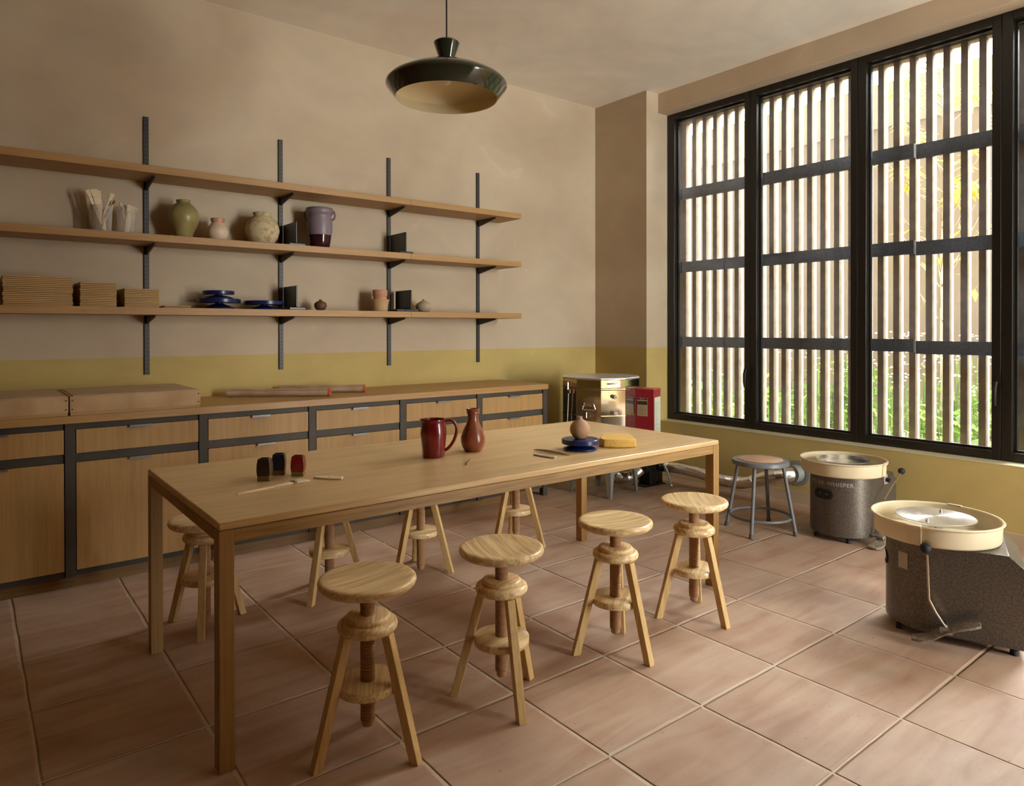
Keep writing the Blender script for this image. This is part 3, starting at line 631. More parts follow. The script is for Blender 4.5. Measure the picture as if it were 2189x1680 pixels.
# ------------------------------------------------------------------ wall shelving
RX = [-3.857+0.826*k for k in range(4)]
SZ = [(2.198, 2.240), (1.806, 1.848), (1.385, 1.427)]
cn = ['leftmost', 'second from the left', 'third from the left', 'rightmost']
rp = None
def make_rail():
    t = thing('shelf_rail', '', 'shelf rail', group='slotted steel rails on the back wall')
    r = MB(); r.box(-0.0135, 0.0135, -0.014, -0.0005, 1.025, 2.595)
    r.m = 1; z = 1.04
    while z < 2.575:
        for s in (-1, 1):
            xx = s*0.0055
            r.add([(xx-0.002, -0.0143, z), (xx+0.002, -0.0143, z), (xx+0.002, -0.0143, z+0.014), (xx-0.002, -0.0143, z+0.014)], [(0, 1, 2, 3)])
        z += 0.026
    r.build('rail', [M['rail'], M['slot']], t, smooth=False)
    for zb, zt in SZ:
        b = MB(); zt = zb-0.0005
        for x in (-0.0045,):
            pr = [(-0.0145, zt), (-0.255, zt), (-0.255, zt-0.010), (-0.0145, zt-0.052)]
            vs = [(x, a, b_) for a, b_ in pr]+[(x+0.009, a, b_) for a, b_ in pr]
            b.add(vs, [(0, 1, 2, 3), (7, 6, 5, 4), (0, 4, 5, 1), (1, 5, 6, 2), (2, 6, 7, 3), (3, 7, 4, 0)])
        b.build('bracket', M['steel'], t, smooth=False)
    return t
rp = make_rail()
for k, x in enumerate(RX):
    o = rp if k == 0 else copy_tree(rp)
    o.location = (x, 0, 0); o['label'] = 'black slotted shelf rail with brackets, %s of the four' % cn[k]
lv3 = ['top', 'middle', 'bottom']
for j, (za, zb) in enumerate(SZ):
    for a, b, wh in ((-6.0, -2.1885, 'long left board'), (-2.1870, -1.161, 'short right board')):
        o = MB().box(-(b-a)/2, (b-a)/2, -0.1495, 0.1495, 0, zb-za).build('shelf_board', M['shelf'], bevel=0.0015, loc=((a+b)/2, -0.0145-0.1500, za))
        tag(o, 'oak shelf board, %s of the %s wall shelf' % (wh, lv3[j]), 'shelf', 'oak boards of the wall shelves')
S2, S3 = 1.8485, 1.4275

# ------------------------------------------------------------------ pots on the shelves
def lathe_obj(name, prof, m, loc, label, cat, seg=44, mats=None, parent=None, group=None, angle=50):
    o = MB().lathe(prof, seg).build(name, m, parent, loc=loc, angle=angle)
    if label: tag(o, label, cat, group)
    return o
def pts(*a): return list(a)
t = lathe_obj('olive_vase', [(0, 0), (0.047, 0), (0.050, 0.004), (0.056, 0.04), (0.075, 0.08), (0.086, 0.115), (0.088, 0.135), (0.083, 0.165), (0.066, 0.195), (0.045, 0.214), (0.037, 0.222), (0.040, 0.230), (0.041, 0.235), (0.036, 0.238), (0.032, 0.234), (0.031, 0.218), (0.0, 0.212)], M['olive'], (-3.682, -0.16, S2), 'olive green glazed vase with broad shoulders on the middle shelf', 'vase')
pk = thing('small_jar', 'small round cream jar with a pink rim on the middle shelf', 'jar', (-3.483, -0.16, S2))
lathe_obj('body', [(0, 0), (0.040, 0), (0.050, 0.012), (0.062, 0.040), (0.0645, 0.062), (0.058, 0.085), (0.044, 0.105), (0.036, 0.118), (0.0, 0.112)], M['pink'], (0, 0, 0), None, None, parent=pk)
r_ = lathe_obj('rim', [(0.0365, 0.117), (0.037, 0.124), (0.042, 0.136), (0.0425, 0.143), (0.037, 0.146), (0.032, 0.142), (0.031, 0.122)], M['pinkrim'], (0, 0, 0), None, None, parent=pk); r_['label'] = 'pink glazed rim'
random.seed(3)
lathe_obj('stoneware_jar', [(0, 0), (0.058, 0), (0.075, 0.014), (0.097, 0.050), (0.107, 0.092), (0.100, 0.130), (0.080, 0.162), (0.060, 0.180), (0.053, 0.188), (0.055, 0.198), (0.060, 0.205), (0.057, 0.209), (0.050, 0.206), (0.048, 0.19), (0, 0.18)], M['rough'], (-3.206, -0.16, S2), 'round rough-textured sandy stoneware jar beside a black bookend', 'jar')
pv = thing('lilac_vase', 'tall lilac vase with two small handles and a dark plum foot', 'vase', (-2.816, -0.16, S2))
lathe_obj('body', [(0.079, 0.094), (0.0845, 0.12), (0.0855, 0.155), (0.083, 0.19), (0.078, 0.222), (0.080, 0.232), (0.088, 0.240), (0.093, 0.252), (0.092, 0.268), (0.086, 0.279), (0.078, 0.281), (0.072, 0.27), (0.070, 0.23), (0, 0.22)], M['lilac'], (0, 0, 0), None, None, parent=pv)
o = lathe_obj('glazed_foot', [(0, 0), (0.060, 0), (0.064, 0.004), (0.073, 0.05), (0.079, 0.0935), (0, 0.0935)], M['plum'], (0, 0, 0), None, None, parent=pv); o['label'] = 'glossy dark plum glazed foot'
for s in (-1, 1):
    hb = MB(); p = []
    for k in range(13):
        a = PI*0.62-PI*1.14*k/12
        p.append((s*(0.086+0.020*math.cos(a)), 0, 0.230+0.030*math.sin(a)))
    hb.tube(p, 0.007, 10); h = hb.build('handle', M['lilac'], pv); h.rotation_euler = (0, 0, math.radians(-38))
lathe_obj('bud_vase', [(0, 0), (0.020, 0), (0.034, 0.012), (0.043, 0.032), (0.041, 0.048), (0.028, 0.061), (0.012, 0.066), (0.009, 0.070), (0.011, 0.076), (0.006, 0.076), (0.005, 0.068), (0, 0.066)], M['maroonpot'], (-2.812, -0.16, S3), 'small round maroon clay bud vase on the bottom shelf', 'vase')
lathe_obj('bud_vase', [(0, 0), (0.030, 0), (0.048, 0.012), (0.063, 0.036), (0.064, 0.048), (0.052, 0.067), (0.028, 0.082), (0.013, 0.088), (0.010, 0.094), (0.013, 0.100), (0.008, 0.100), (0.006, 0.09), (0, 0.088)], M['beigepot'], (-1.991, -0.16, S3), 'small round beige clay bud vase at the right end of the bottom shelf', 'vase')
cv = thing('two_tone_vase', 'two-tone clay vase with a terracotta neck and flared sand-coloured collar', 'vase', (-2.360, -0.16, S3))
lathe_obj('base', [(0, 0), (0.052, 0), (0.055, 0.003), (0.058, 0.045), (0.064, 0.074), (0.071, 0.087), (0.066, 0.086), (0.058, 0.078), (0.050, 0.083), (0, 0.083)], M['sandclay'], (0, 0, 0), None, None, parent=cv)
o = lathe_obj('neck', [(0.0, 0.0832), (0.0495, 0.0832), (0.050, 0.098), (0.0475, 0.102), (0.0485, 0.108), (0.0535, 0.114), (0.054, 0.152), (0.050, 0.157), (0.045, 0.152), (0.045, 0.1), (0, 0.09)], M['terra'], (0, 0, 0), None, None, parent=cv); o['label'] = 'terracotta coloured neck'
# bookends
BE = [(-3.017, S2, 'black metal bookend on the middle shelf between the stoneware jar and lilac vase'), (-2.200, S2, 'black metal bookend standing alone at the right of the middle shelf'),
      (-3.017, S3, 'black metal bookend on the bottom shelf beside the wide blue turntable'), (-2.158, S3, 'black metal bookend on the bottom shelf beside the beige bud vase')]
for k, (x, z, lab) in enumerate(BE):
    if k == 0:
        be = thing('bookend', lab, 'bookend', (x, -0.145, z), 0, 'black bookends on the shelves')
        MB().box(-0.006, 0.006, -0.115, 0.115, 0.0182, 0.160).build('upright_plate', M['black'], be, bevel=0.004, seg=3)
        MB().box(-0.048, 0.062, -0.115, 0.115, 0, 0.018).build('base_plate', M['black'], be, bevel=0.003)
        be0 = be
    else:
        be = copy_tree(be0); be.location = (x, -0.145, z); be['label'] = lab
        if k == 3: MB().box(-0.118, -0.0485, -0.115, 0.115, 0, 0.018).build('base_extension', M['black'], be, bevel=0.003)
# cups of brushes
def cup(x, label):
    t = thing('plastic_cup', label, 'cup', (x, -0.16, S2), 0, 'clear plastic cups on the middle shelf')
    MB().lathe([(0, 0.0), (0.043, 0.0), (0.0435, 0.002), (0.050, 0.130), (0.0525, 0.131), (0.0535, 0.152), (0.0550, 0.154), (0.0540, 0.156), (0.0520, 0.154), (0.0512, 0.134), (0.0490, 0.131), (0.0425, 0.004), (0, 0.003)], 40).build('cup_body', M['clear'], t)
    return t
cup(-4.110, 'clear plastic cup of tall brushes, the left one on the middle shelf')
cup(-3.990, 'clear plastic cup of short brushes, the right one beside the leftmost rail')
def brush_in(x, y, dx, dy, h, kind, label, w=0.010):
    """brush standing in a cup, leaning by (dx,dy) over its height h"""
    base = Vector((x, y, S2+0.006)); top = base+Vector((dx, dy, h)); d = (top-base); L = d.length
    t = thing('paint_brush', label, 'brush', tuple(base), 0, 'brushes standing in the plastic cups')
    R = Vector((0, 0, 1)).rotation_difference(d).to_matrix().to_4x4()
    a = MB(); hl = L-0.045
    if kind == 'hake':
        n = 3
        a.add([tuple(R @ Vector(q)) for q in [(-0.004, -0.003, 0), (0.004, -0.003, 0), (0.004, 0.003, 0), (-0.004, 0.003, 0), (-w, -0.003, hl), (w, -0.003, hl), (w, 0.003, hl), (-w, 0.003, hl)]], [(3, 2, 1, 0), (4, 5, 6, 7), (0, 1, 5, 4), (1, 2, 6, 5), (2, 3, 7, 6), (3, 0, 4, 7)])
        a.build('brush_handle', M['paletool'], t, bevel=0.001)
        b = MB(); b.add([tuple(R @ Vector(q)) for q in [(-w*.95, -0.004, hl+0.0005), (w*.95, -0.004, hl+0.0005), (w*.95, 0.004, hl+0.0005), (-w*.95, 0.004, hl+0.0005), (-w*1.5, -0.003, L), (w*1.5, -0.003, L), (w*1.5, 0.003, L), (-w*1.5, 0.003, L)]], [(3, 2, 1, 0), (4, 5, 6, 7), (0, 1, 5, 4), (1, 2, 6, 5), (2, 3, 7, 6), (3, 0, 4, 7)])
        b.build('bristles', M['bristle'], t, bevel=0.0015)
    else:
        p = [base*0+R @ Vector((0, 0, k)) for k in (0, hl*0.5, hl*0.8, hl)]
        a.tube(p, [0.002, 0.004, 0.003, 0.003], 8); a.build('brush_handle', M['paletool'], t)
        MB().tube([R @ Vector((0, 0, hl+0.0003)), R @ Vector((0, 0, hl+0.02))], [0.0035, 0.005], 10).build('ferrule', M['chrome'], t)
        MB().tube([R @ Vector((0, 0, hl+0.0203)), R @ Vector((0, 0, hl+0.034)), R @ Vector((0, 0, L))], [0.005, 0.007, 0.004], 10).build('bristles', M['darkbristle'] if kind == 'amber' else M['bristle'], t)
for k, (x, dx, h) in enumerate(((-4.100, -0.085, 0.232), (-4.094, -0.066, 0.240), (-4.090, -0.052, 0.245), (-4.086, -0.040, 0.240))):
    brush_in(x, -0.165+0.012*k, dx, -0.002, h, 'hake', ('pale wooden brush leaning left in the left cup, %s of the leaning four' % ('outermost', 'second', 'third', 'innermost')[k]), 0.008)
brush_in(-4.135, -0.150, 0.078, 0.0, 0.228, 'hake', 'pale wide brush leaning right in the left cup', 0.008)
brush_in(-4.125, -0.180, 0.074, 0.004, 0.185, 'amber', 'amber-bristled brush with a shiny ferrule in the left cup', 0.008)
brush_in(-3.985, -0.165, -0.036, 0.0, 0.180, 'round', 'thin tool leaning left in the right cup', 0.004)
brush_in(-3.985, -0.150, -0.008, 0.0, 0.172, 'round', 'thin upright tool in the middle of the right cup', 0.004)
for k in range(4):
    brush_in(-4.000+0.006*k, -0.175+0.012*k, 0.022+0.008*k, 0.0, 0.168-0.003*k, 'hake', 'short stubby brush leaning right in the right cup, %s of four' % ('first', 'second', 'third', 'last')[k], 0.007)

# stacks of plywood bats
ORD = ['topmost', 'second from the top', 'third from the top', 'fourth from the top', 'fifth from the top', 'sixth from the top', 'seventh from the top', 'eighth from the top', 'ninth from the top', 'tenth from the top', 'eleventh from the top', 'twelfth from the top', 'thirteenth from the top', 'fourteenth from the top', 'fifteenth from the top', 'sixteenth from the top']
random.seed(11)
meshes = {}
def stack(x0, x1, n, h, name, slip=0.0015):
    th = h/n; w = x1-x0; dep = 0.262
    b0 = MB().box(-w/2, w/2, -dep/2, dep/2, 0, th-0.0014).build('plywood_bat', M['ply'], bevel=0.0007, seg=1)
    for k in range(n):
        o = b0 if k == 0 else b0.copy()
        if k: COL.objects.link(o)
        o.location = ((x0+x1)/2+random.uniform(-slip, slip), -0.165+random.uniform(-slip, slip), S3+0.0001+k*th)
        if k == n-1 and n > 12: o.rotation_euler = (0, 0, 0.004)
        rank = ORD[n-1-k] if k or n == 1 else 'bottom'
        tag(o, 'plywood bat, %s board of the %s' % (rank, name), 'board', 'plywood bats stacked on the bottom shelf')
stack(-4.575, -4.270, 16, 0.157, 'widest stack at the left edge', 0.003)
stack(-4.236, -4.062, 14, 0.134, 'middle tall stack')
stack(-4.022, -3.844, 11, 0.106, 'shortest full stack before the leftmost rail', 0.0008)
stack(-3.815, -3.672, 2, 0.0125, 'low pair beside the blue turntables', 0.005)

# banding wheels
def banding_wheel(x, y, z, R, h, base_r, label, letters=False):
    t = thing('banding_wheel', label, 'turntable', (x, y, z), 0, 'blue banding wheels')
    th = 0.024 if R > 0.1 else 0.022
    MB().lathe([(0, 0), (base_r, 0), (base_r+0.002, 0.003), (base_r, 0.008), (base_r*0.8, 0.014), (0.03, h-th-0.006), (0.02, h-th-0.003), (0.02, h-th-0.0003), (0, h-th-0.0003)], 56).build('base', M['blue'], t)
    MB().lathe([(0, h-th), (R-0.002, h-th), (R, h-th+0.002), (R, h-0.002), (R-0.002, h), (0, h)], 64).build('disc', M['blue'], t, angle=30)
    return t
banding_wheel(-3.478, -0.160, S3, 0.129, 0.063, 0.095, 'large blue banding wheel at the bottom of the stacked pair')
banding_wheel(-3.480, -0.160, S3+0.0632, 0.093, 0.050, 0.086, 'small blue banding wheel stacked on a larger one')
banding_wheel(-3.200, -0.170, S3, 0.125, 0.056, 0.085, 'wide blue banding wheel standing alone between the stacked pair and a bookend')

# ------------------------------------------------------------------ things on the table
T = TZ+0.0003
bw = banding_wheel(-2.462, -2.358, T, 0.0875, 0.050, 0.078, 'blue banding wheel on the table carrying a round brown vase')
rg = MB()
rg.lathe([(0.060, 0.0502), (0.0605, 0.0505), (0.061, 0.0502)], 48)
for k in range(26):
    a = 2*PI*k/26
    if k % 7 == 6: continue
    ca, sa = math.cos(a), math.sin(a); r1, r2 = 0.066, 0.078
    rg.add([(r1*ca-0.0012*sa, r1*sa+0.0012*ca, 0.0504), (r2*ca-0.0012*sa, r2*sa+0.0012*ca, 0.0504), (r2*ca+0.0012*sa, r2*sa-0.0012*ca, 0.0504), (r1*ca+0.0012*sa, r1*sa-0.0012*ca, 0.0504)], [(0, 1, 2, 3)])
rg.build('embossed_ring', M['bluelite'], bw, smooth=False)
lathe_obj('bud_vase', [(0, 0), (0.022, 0), (0.032, 0.008), (0.044, 0.026), (0.048, 0.044), (0.045, 0.060), (0.034, 0.076), (0.019, 0.087), (0.012, 0.092), (0.011, 0.100), (0.0125, 0.1035), (0.008, 0.104), (0.006, 0.098), (0, 0.094)], M['brownpot'], (-2.462, -2.356, T+0.0505), 'small round brown vase standing on the blue banding wheel', 'vase')
# red pitcher
pt = thing('red_pitcher', 'glossy dark red ceramic pitcher with a loop handle on the table', 'pitcher', (-3.106, -2.100, T))
pb = MB(); prof = [(0, 0.002), (0.047, 0.002), (0.0485, 0.006), (0.051, 0.04), (0.0555, 0.085), (0.0575, 0.108), (0.055, 0.130), (0.050, 0.148), (0.0505, 0.160), (0.0525, 0.166), (0.0515, 0.169), (0.048, 0.167), (0.0465, 0.15), (0.051, 0.11), (0.044, 0.02), (0, 0.012)]
pb.lathe(prof, 56)
body = pb.build('body', M['redglaze'], pt, angle=50)
for v in body.data.vertices:      # pouring lip drawn out on the left of the rim
    if v.co.z > 0.140:
        a = math.atan2(v.co.y, v.co.x); da = (a-math.radians(150)+PI) % (2*PI)-PI
        k = math.exp(-(da/0.42)**2)*(v.co.z-0.140)/0.029
        v.co.x += 0.009*k*math.cos(a); v.co.y += 0.009*k*math.sin(a); v.co.z += 0.002*k
MB().lathe([(0, 0), (0.045, 0), (0.046, 0.0018), (0, 0.0018)], 40).build('foot', M['rawfoot'], pt)['label'] = 'unglazed clay foot'
hd = MB(); P_ = [(0.046, 0.157), (0.066, 0.162), (0.084, 0.158), (0.098, 0.140), (0.102, 0.118), (0.094, 0.085), (0.078, 0.055), (0.060, 0.036), (0.048, 0.030)]
hp = []
for i in range(len(P_)-1):
    for k in range(4):
        s = k/4; p0 = P_[max(0, i-1)]; p1 = P_[i]; p2 = P_[i+1]; p3 = P_[min(len(P_)-1, i+2)]
        hp.append(tuple(0.5*((2*p1[q])+(-p0[q]+p2[q])*s+(2*p0[q]-5*p1[q]+4*p2[q]-p3[q])*s*s+(-p0[q]+3*p1[q]-3*p2[q]+p3[q])*s**3) for q in (0, 1)))
hp.append(P_[-1])
ha = math.radians(-35)
hd.tube([(a*math.cos(ha), a*math.sin(ha), b) for a, b in hp], 0.0072, 12); hd.build('handle', M['redglaze'], pt)
lathe_obj('russet_vase', [(0, 0), (0.036, 0), (0.040, 0.004), (0.052, 0.024), (0.057, 0.046), (0.056, 0.066), (0.048, 0.092), (0.036, 0.118), (0.0265, 0.138), (0.0245, 0.152), (0.0255, 0.172), (0.029, 0.174), (0.0295, 0.180), (0.0275, 0.184), (0.031, 0.188), (0.0315, 0.194), (0.028, 0.197), (0.025, 0.195), (0.022, 0.17), (0, 0.14)], M['brownglaze'], (-2.880, -2.080, T), 'russet brown bottle vase with a ringed neck beside the red pitcher', 'vase')
# three glazed blocks
def block(x, y, rz, m, mf, h, lab):
    t = thing('ceramic_block', lab, 'ceramic block', (x, y, T), rz, 'square glazed ceramic blocks on the table')
    w = 0.0235; d = 0.019
    MB().box(-w+0.001, w-0.001, -d+0.001, d-0.001, 0, h*0.215).build('foot', mf, t, bevel=0.001)
    b = MB(); ring = []
    for z, k in ((h*0.2155, 0.98), (h*0.45, 1.06), (h*0.7, 1.03), (h*0.93, 0.92), (h*0.97, 0.90)): ring.append([(-w*k, -d*k, z), (w*k, -d*k, z), (w*k, d*k, z), (-w*k, d*k, z)])
    ring += [[(-w*.72, -d*.72, h*0.97), (w*.72, -d*.72, h*0.97), (w*.72, d*.72, h*0.97), (-w*.72, d*.72, h*0.97)], [(-w*.72, -d*.72, h), (w*.72, -d*.72, h), (w*.72, d*.72, h), (-w*.72, d*.72, h)], [(-w*.6, -d*.6, h), (w*.6, -d*.6, h), (w*.6, d*.6, h), (-w*.6, d*.6, h)], [(-w*.6, -d*.6, h*0.6), (w*.6, -d*.6, h*0.6), (w*.6, d*.6, h*0.6), (-w*.6, d*.6, h*0.6)]]
    vs = [p for r in ring for p in r]; fs = [(3, 2, 1, 0), tuple(len(vs)-4+i for i in range(4))]
    for k in range(len(ring)-1):
        for i in range(4): fs.append((4*k+i, 4*k+(i+1) % 4, 4*k+4+(i+1) % 4, 4*k+4+i))
    b.add(vs, fs); b.build('glazed_body', m, t, bevel=0.0012)
    e = MB(); e.tube([(0.010*math.cos(a*PI/8), -d*1.052, h*0.5+0.010*math.sin(a*PI/8)) for a in range(17)], 0.0012, 6); e.tube([(0.004*math.cos(a*PI/6), -d*1.052, h*0.5+0.004*math.sin(a*PI/6)) for a in range(13)], 0.0012, 6); e.build('relief_ring', m, t)
block(-3.845, -2.100, math.radians(-38), M['brownblock'], M['olivefoot'], 0.083, 'dark brown glazed ceramic block, leftmost of three')
block(-3.768, -2.035, math.radians(-30), M['navyblock'], M['rustfoot'], 0.083, 'dark navy glazed ceramic block, in the middle of three')
block(-3.716, -2.098, math.radians(-34), M['redblock'], M['olivefoot'], 0.078, 'brick red glazed ceramic block, rightmost of three')
# hake brush lying on the table
a = Vector((-3.998, -2.276, 0)); b = Vector((-3.722, -2.208, 0)); ang = math.atan2((b-a).y, (b-a).x); L = (b-a).length
hb = thing('hake_brush', 'flat pale wooden brush with soft bristles lying on the table', 'brush', (a.x, a.y, T), ang)
def taper(x0, x1, w0, w1, h0, h1, z0=0.0):
    return [(x0, -w0, z0), (x0, w0, z0), (x0, w0, z0+h0), (x0, -w0, z0+h0), (x1, -w1, z0), (x1, w1, z0), (x1, w1, z0+h1), (x1, -w1, z0+h1)], [(0, 1, 2, 3), (7, 6, 5, 4), (0, 4, 5, 1), (1, 5, 6, 2), (2, 6, 7, 3), (3, 7, 4, 0)]
m_ = MB(); m_.add(*taper(0, L*0.5, 0.0045, 0.0065, 0.005, 0.006)); m_.add(*taper(L*0.5, L*0.80, 0.0065, 0.0125, 0.006, 0.007)); m_.build('brush_handle', M['paletool'], hb, bevel=0.0012)
m_ = MB()
for k in range(4): m_.box(L*0.755+0.004*k, L*0.755+0.004*k+0.0018, -0.0135, 0.0135, 0.0002, 0.0085)
m_.build('binding', M['wire'], hb, smooth=False)
m_ = MB(); m_.add(*taper(L*0.802, L*0.93, 0.0120, 0.020, 0.007, 0.010)); m_.add(*taper(L*0.93, L, 0.020, 0.017, 0.010, 0.003)); m_.build('bristles', M['bristle'], hb, bevel=0.002)
def rib(x, y, rz, L, W, m, lab):
    poly = []
    for k in range(13):
        s = k/12; poly.append((s*L, -W*0.30-W*0.5*math.sin(s*PI*0.62+0.15)+W*0.3*0))
    top = [(L*0.93, W*0.42), (L*0.5, W*0.47), (L*0.15, W*0.30), (0.0, 0.0)]
    b = MB(); b.prism(poly+top, 0, 0.006); o = b.build('wooden_rib', m, bevel=0.0018, loc=(x, y, T)); o.rotation_euler = (0, 0, rz)
    tag(o, lab, 'pottery tool', 'wooden pottery ribs on the table')
    h = MB(); h.lathe([(0, 0.0003), (0.0032, 0.0003), (0.0032, 0), (0, 0)], 14, L*0.5, -W*0.12, 0.006); h.build('hole', M['labelink'], o)
rib(-3.683, -2.176, math.radians(-47), 0.118, 0.032, M['paletool'], 'pale cream wooden rib beside the brush on the table')
rib(-2.722, -2.335, math.radians(-76), 0.122, 0.030, M['graytool'], 'grey-brown wooden rib beside the blue banding wheel')
nt_ = MB(); nt_.tube([(0, 0, 0.004), (0.02, 0, 0.0065), (0.07, 0, 0.008), (0.15, 0, 0.007), (0.19, 0, 0.004), (0.205, 0, 0.0015)], [0.0012, 0.004, 0.0062, 0.0055, 0.003, 0.001], 10)
o = nt_.build('modelling_tool', M['graytool'], loc=(-2.657, -2.250, T)); o.rotation_euler = (0, 0, math.radians(-78)); tag(o, 'slim wooden modelling tool lying between the rib and the banding wheel', 'pottery tool')
kn = thing('craft_knife', 'small silver craft knife lying in front of the russet vase', 'knife', (-3.108, -2.352, T), math.radians(46))
MB().tube([(0.018, 0, 0.004), (0.110, 0, 0.004)], 0.0038, 10).build('knife_handle', M['chrome'], kn)
MB().prism([(0, -0.001), (0.0178, -0.0015), (0.0178, 0.0025)], 0.003, 0.004).build('blade', M['blackmatte'], kn, smooth=False)
sp = MB(); poly = [(-0.088, -0.020), (-0.072, 0.062), (0.020, 0.062), (0.082, 0.030), (0.088, -0.055), (-0.045, -0.062)]
# sponge outline from its corners on the table
corners = [(-2.345, -2.395), (-2.330, -2.350), (-2.210, -2.255), (-2.105, -2.325), (-2.110, -2.345), (-2.218, -2.488), (-2.300, -2.452)]
cxs = sum(c[0] for c in corners)/7; cys = sum(c[1] for c in corners)/7
o = MB().prism([(x-cxs, y-cys) for x, y in corners], 0, 0.039).build('sponge', M['sponge'], bevel=0.007, seg=3, loc=(cxs, cys, T)); tag(o, 'thick yellow sponge with rounded corners behind the blue banding wheel', 'sponge')

# ------------------------------------------------------------------ pendant lamp
pl = thing('pendant_lamp', 'dark green enamel pendant lamp with a cream inside hanging over the table', 'lamp', (-3.034, -2.100, 2.325))
MB().lathe([(0.0, 0.262), (0.022, 0.262), (0.048, 0.258), (0.0572, 0.250), (0.0572, 0.245), (0.0345, 0.182), (0.034, 0.172), (0.06, 0.163), (0.120, 0.140), (0.130, 0.135), (0.20, 0.112), (0.252, 0.084), (0.266, 0.070), (0.2695, 0.060), (0.2675, 0.052), (0.2280, 0.004), (0.2262, 0.002)], 96).build('lamp_shade', M['shade'], pl, angle=40)
MB().lathe([(0.2261, 0.002), (0.2235, 0.004), (0.2600, 0.050), (0.262, 0.060), (0.248, 0.080), (0.198, 0.106), (0.128, 0.129), (0.05, 0.150), (0, 0.152)], 96).build('shade_lining', M['shade_in'], pl, angle=40)['label'] = 'cream enamel inside of the shade'
MB().lathe([(0, 0.06), (0.012, 0.064), (0.022, 0.078), (0.020, 0.10), (0.012, 0.12), (0.012, 0.15)], 20).build('bulb', M['bulb'], pl)
MB().tube([(0, 0, 0.262), (0, 0, ZC-2.325-0.025)], 0.0035, 8).build('cord', M['black'], pl)
MB().lathe([(0, ZC-2.325-0.026), (0.045, ZC-2.325-0.024), (0.05, ZC-2.325-0.0005), (0, ZC-2.325-0.0005)], 32).build('ceiling_rose', M['black'], pl)

# ------------------------------------------------------------------ kiln
KX, KY = -0.742, -0.800
kl = thing('kiln', 'polished steel ten-sided kiln with a flat lid in the room corner', 'kiln', (KX, KY, 0))
def deca(r, n=10, a0=math.radians(9)): return [(r*math.cos(a0+2*PI*k/n), r*math.sin(a0+2*PI*k/n)) for k in range(n)]
RK = 0.312
MB().prism(deca(RK), 0.262, 0.838).build('body', M['kiln'], kl, bevel=0.006, seg=2)
MB().prism(deca(RK+0.001), 0.846, 0.915).build('lid', M['kiln'], kl, bevel=0.004, seg=2)
MB().prism(deca(RK+0.003), 0.9152, 0.926).build('lid_plate', M['kilnlid'], kl, bevel=0.003)
for z in (0.842, 0.640, 0.45):
    MB().prism(deca(RK+0.004), z-0.0035, z+0.0035).build('steel_band', M['brass'], kl, smooth=False)
n_ = MB(); n_.prism(deca(RK+0.01), 0.235, 0.2615); n_.build('floor_plate', M['galv'], kl, smooth=False)
def face_frame(az, z):          # frame on the kiln wall at azimuth az (world degrees), x axis outwards
    a = math.radians(az); ap = RK*math.cos(PI/10)
    return Matrix.Translation((ap*math.cos(a), ap*math.sin(a), z)) @ Matrix.Rotation(a, 4, 'Z')
FR = 243
for z in (0.785, 0.660, 0.535):
    m_ = MB(); F = face_frame(FR, z) @ Matrix.Translation((0, 0.005, 0)) @ Matrix.Rotation(PI/2, 4, 'Y')
    m_.lathe([(0, 0.0), (0.017, 0.0), (0.015, 0.045), (0.013, 0.048), (0.006, 0.048), (0.005, 0.02), (0, 0.02)], 20, mat=F)
    o = m_.build('peephole_plug', M['plug'], kl)
m_ = MB(); F = face_frame(FR, 0.882)
m_.box(0.0005, 0.003, -0.055, 0.055, -0.022, 0.022, F); m_.tube([F @ Vector(p) for p in ((0.003, -0.045, 0), (0.022, -0.036, 0.003), (0.027, 0, 0.004), (0.022, 0.036, 0.003), (0.003, 0.045, 0))], 0.0055, 10); m_.build('lid_handle', M['chrome'], kl)
m_ = MB(); F = face_frame(207, 0.735) @ Matrix.Translation((0.001, 0, 0))
m_.box(0.0, 0.004, -0.040, 0.040, -0.012, 0.035, F); m_.tube([F @ Vector(p) for p in ((0.006, -0.035, 0.0), (0.010, -0.048, -0.045), (0.012, -0.040, -0.052), (0.012, 0.040, -0.052), (0.010, 0.048, -0.045), (0.006, 0.035, 0.0), (0.006, -0.035, 0.0))], 0.004, 8); m_.tube([F @ Vector(p) for p in ((0.012, -0.03, -0.016), (0.014, 0.03, -0.016))], 0.006, 8)
m_.build('carrying_handle', M['chrome'], kl)
m_ = MB(); F = face_frame(207, 0.615) @ Matrix.Translation((0.0055, 0, 0)); m_.box(0.0, 0.008, -0.012, 0.012, -0.05, 0.03, F); m_.tube([F @ Vector(p) for p in ((0.010, -0.014, 0.05), (0.014, -0.012, 0.01), (0.014, 0.012, 0.01), (0.010, 0.014, 0.05), (0.010, -0.014, 0.05))], 0.0025, 8); m_.build('latch', M['chrome'], kl)
m_ = MB(); F = face_frame(171, 0.83) @ Matrix.Translation((0.006, 0, 0)); m_.box(0.0, 0.02, -0.03, 0.03, -0.03, 0.0, F); m_.tube([F @ Vector(p) for p in ((0.012, 0.0, 0.0), (0.012, 0.0, 0.055))], 0.007, 8); m_.tube([F @ Vector(p) for p in ((0.014, 0.012, -0.03), (0.012, -0.01, -0.30), (0.004, -0.02, -0.56))], 0.004, 8); m_.build('lid_brace', M['chrome'], kl)
